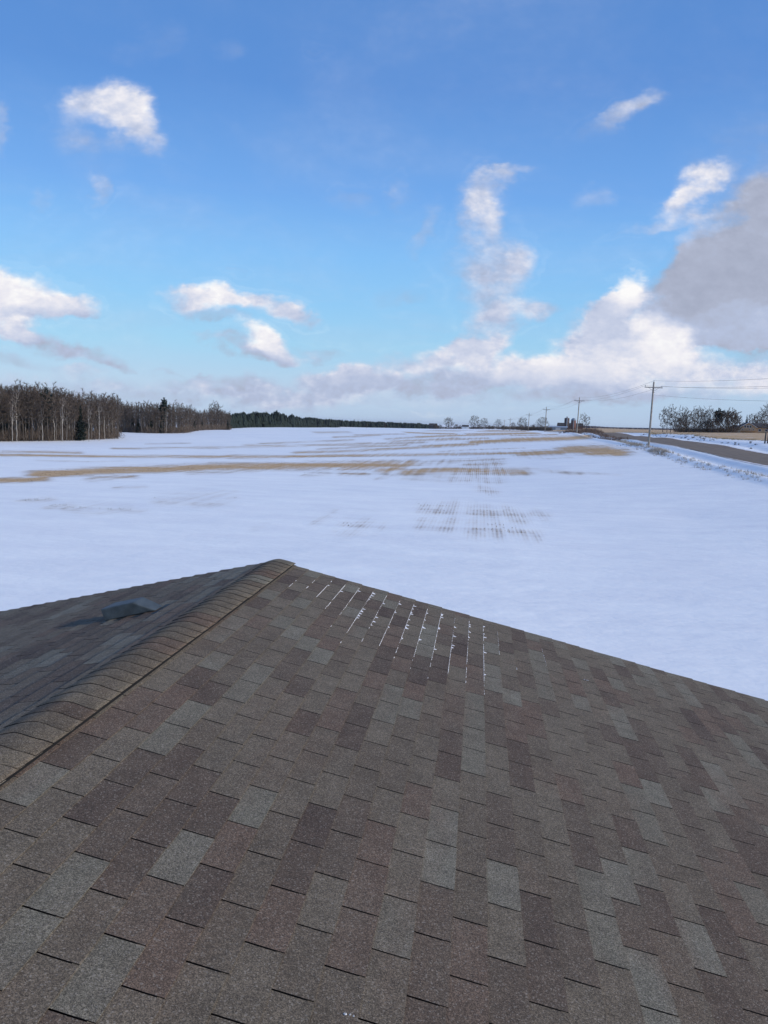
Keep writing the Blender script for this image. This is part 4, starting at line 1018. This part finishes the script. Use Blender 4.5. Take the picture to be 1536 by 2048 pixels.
p = pt(866, 858.5, 1000); e = empty('dark_barn', (p[0], p[1], hz(p[0], p[1])), 'dark low barn at the right end of the far conifer belt', 'barn', None, R_(86))
a, r_ = MB(), MB(); gable(a, 7, 9, 4.0, 2.4, r_); link('wall', a.mesh('wall', M_DROOF), None, e); link('roof', r_.mesh('roof', M_DROOF), None, e)

# ------------------------------------------------------------------ dry weeds and brush
def tufts(name, pts_, n, hmin, hmax, spread, mat, label, wdt, blades=10, lean=.35, cat='dry grass'):
    mb = MB(); segs = [(pts_[i], pts_[i+1]) for i in range(len(pts_)-1)]
    Ls = [math.hypot(b_[0]-a[0], b_[1]-a[1]) for a, b_ in segs]
    for _ in range(n):
        a, b_ = rng.choices(segs, Ls)[0]; t = rng.random()
        x = a[0]+(b_[0]-a[0])*t; y = a[1]+(b_[1]-a[1])*t
        cl = mnoise.noise(Vector((x*.35, y*.35, 3.0)))
        if cl < -.15 and rng.random() < .75: continue
        x += rng.gauss(0, spread); y += rng.gauss(0, spread); z = hz(x, y); k = rng.uniform(hmin, hmax)*(1+.7*max(0, cl))
        for _ in range(blades):
            q = Vector((x+rng.gauss(0,.12), y+rng.gauss(0,.12), z-.03))
            mb.sliver(q, q+Vector((rng.uniform(-lean,lean)*k, rng.uniform(-lean,lean)*k, k*rng.uniform(.5, 1))), wdt)
    return tag(link(name, mb.mesh(name, mat)), label, cat, kind='stuff')
ditch = [tuple(ground_at(x, y)[:2]) for x, y in [(1600,972),(1536,957),(1480,944),(1430,934),(1380,924),(1340,911),(1297,897),(1270,889),(1240,882),(1215,876),(1200,870),(1190,866)]]
tufts('ditch_weeds', ditch, 750, .10, .40, .8, M_WEED, 'grey dry weeds poking from the snow between the field and the road', .035, 12)
tufts('ditch_weeds', ditch[5:9], 500, .2, .6, .7, M_WEED, 'thick dry weeds around the foot of the nearest pole', .035, 12)
tufts('ditch_weeds', ditch[8:], 420, .25, .8, 1.1, M_BRUSH, 'brown weeds along the field corner beyond the nearest pole', .06, 12)
brush = [tuple(ground_at(x, y)[:2]) for x, y in [(1132,866),(1160,865.5),(1190,864)]]
tufts('roadside_brush', brush, 520, .6, 2.0, 1.6, M_BRUSH, 'pinkish-brown leafless brush at the foot of the pole before the silos', .07, 12, .5, 'brush')
b2 = [(49.5+1.2*math.sin(y*.13)+1.5*math.sin(y*.041+2), y) for y in range(60, 330, 6)]
tufts('bank_grass', b2, 1800, .12, .4, .6, M_GRASS, 'fringe of tan grass along the top of the snowy bank across the road', .05, 9)
b3 = [(46.0, y) for y in (96, 104, 180, 190, 205, 220, 240)]
tufts('bank_weeds', b3, 90, .15, .4, .9, M_BARKD, 'dark clumps of weeds on the snowy bank across the road', .09, 14, .6)
# low clods and dark weed clumps on the far bank
# stubble standing through the thin snow, in drill rows
def stubble():
    mb = MB(); r = random.Random(3)
    N = 20000; d = np.array([r.random() for _ in range(N)]); a = np.array([r.random() for _ in range(N)])
    rr = 45*np.exp(d*math.log(190/45)); an = np.radians(-34+a*56)
    X = np.sin(an)*rr; Y = np.cos(an)*rr; X = np.round(X/.24)*.24+.06
    Z = height(X, Y); B = bare_at(X, Y, Z)
    for x, y, z, b_ in zip(X, Y, Z, B):
        if b_ < .25 or x > 27: continue
        if mnoise.noise(Vector((x*.3, y*.5, 0)))*.7 + b_ < .6: continue
        for _ in range(2):
            q = Vector((x+r.gauss(0,.03), y+r.gauss(0,.15), z-.02)); h = r.uniform(.05, .13)
            aa = r.uniform(-.03, .03); mb.add([q+Vector((-.012,0,0)), q+Vector((.012,0,0)), q+Vector((aa, r.uniform(-.05,.05), h))], [(0,1,2)])
    return mb
tag(link('stubble', stubble().mesh('stubble', M_GRASS)), 'short cut straw standing in rows through thin snow', 'stubble', kind='stuff')

# ------------------------------------------------------------------ air
M_HZ = bpy.data.materials.new('thin_winter_air'); M_HZ.use_nodes = True
_t = M_HZ.node_tree; _t.nodes.clear(); _o = _t.nodes.new('ShaderNodeOutputMaterial'); _v = _t.nodes.new('ShaderNodeVolumePrincipled')
_v.inputs['Color'].default_value = (.80, .87, 1.0, 1); _v.inputs['Density'].default_value = .00005; _v.inputs['Anisotropy'].default_value = .2
_t.links.new(_v.outputs[0], _o.inputs['Volume'])
mb = MB(); mb.box(-14500, 14500, -14500, 14500, -12, 34)
tag(link('haze', mb.mesh('haze', M_HZ)), 'thin bluish winter air over the fields', 'haze', kind='stuff')
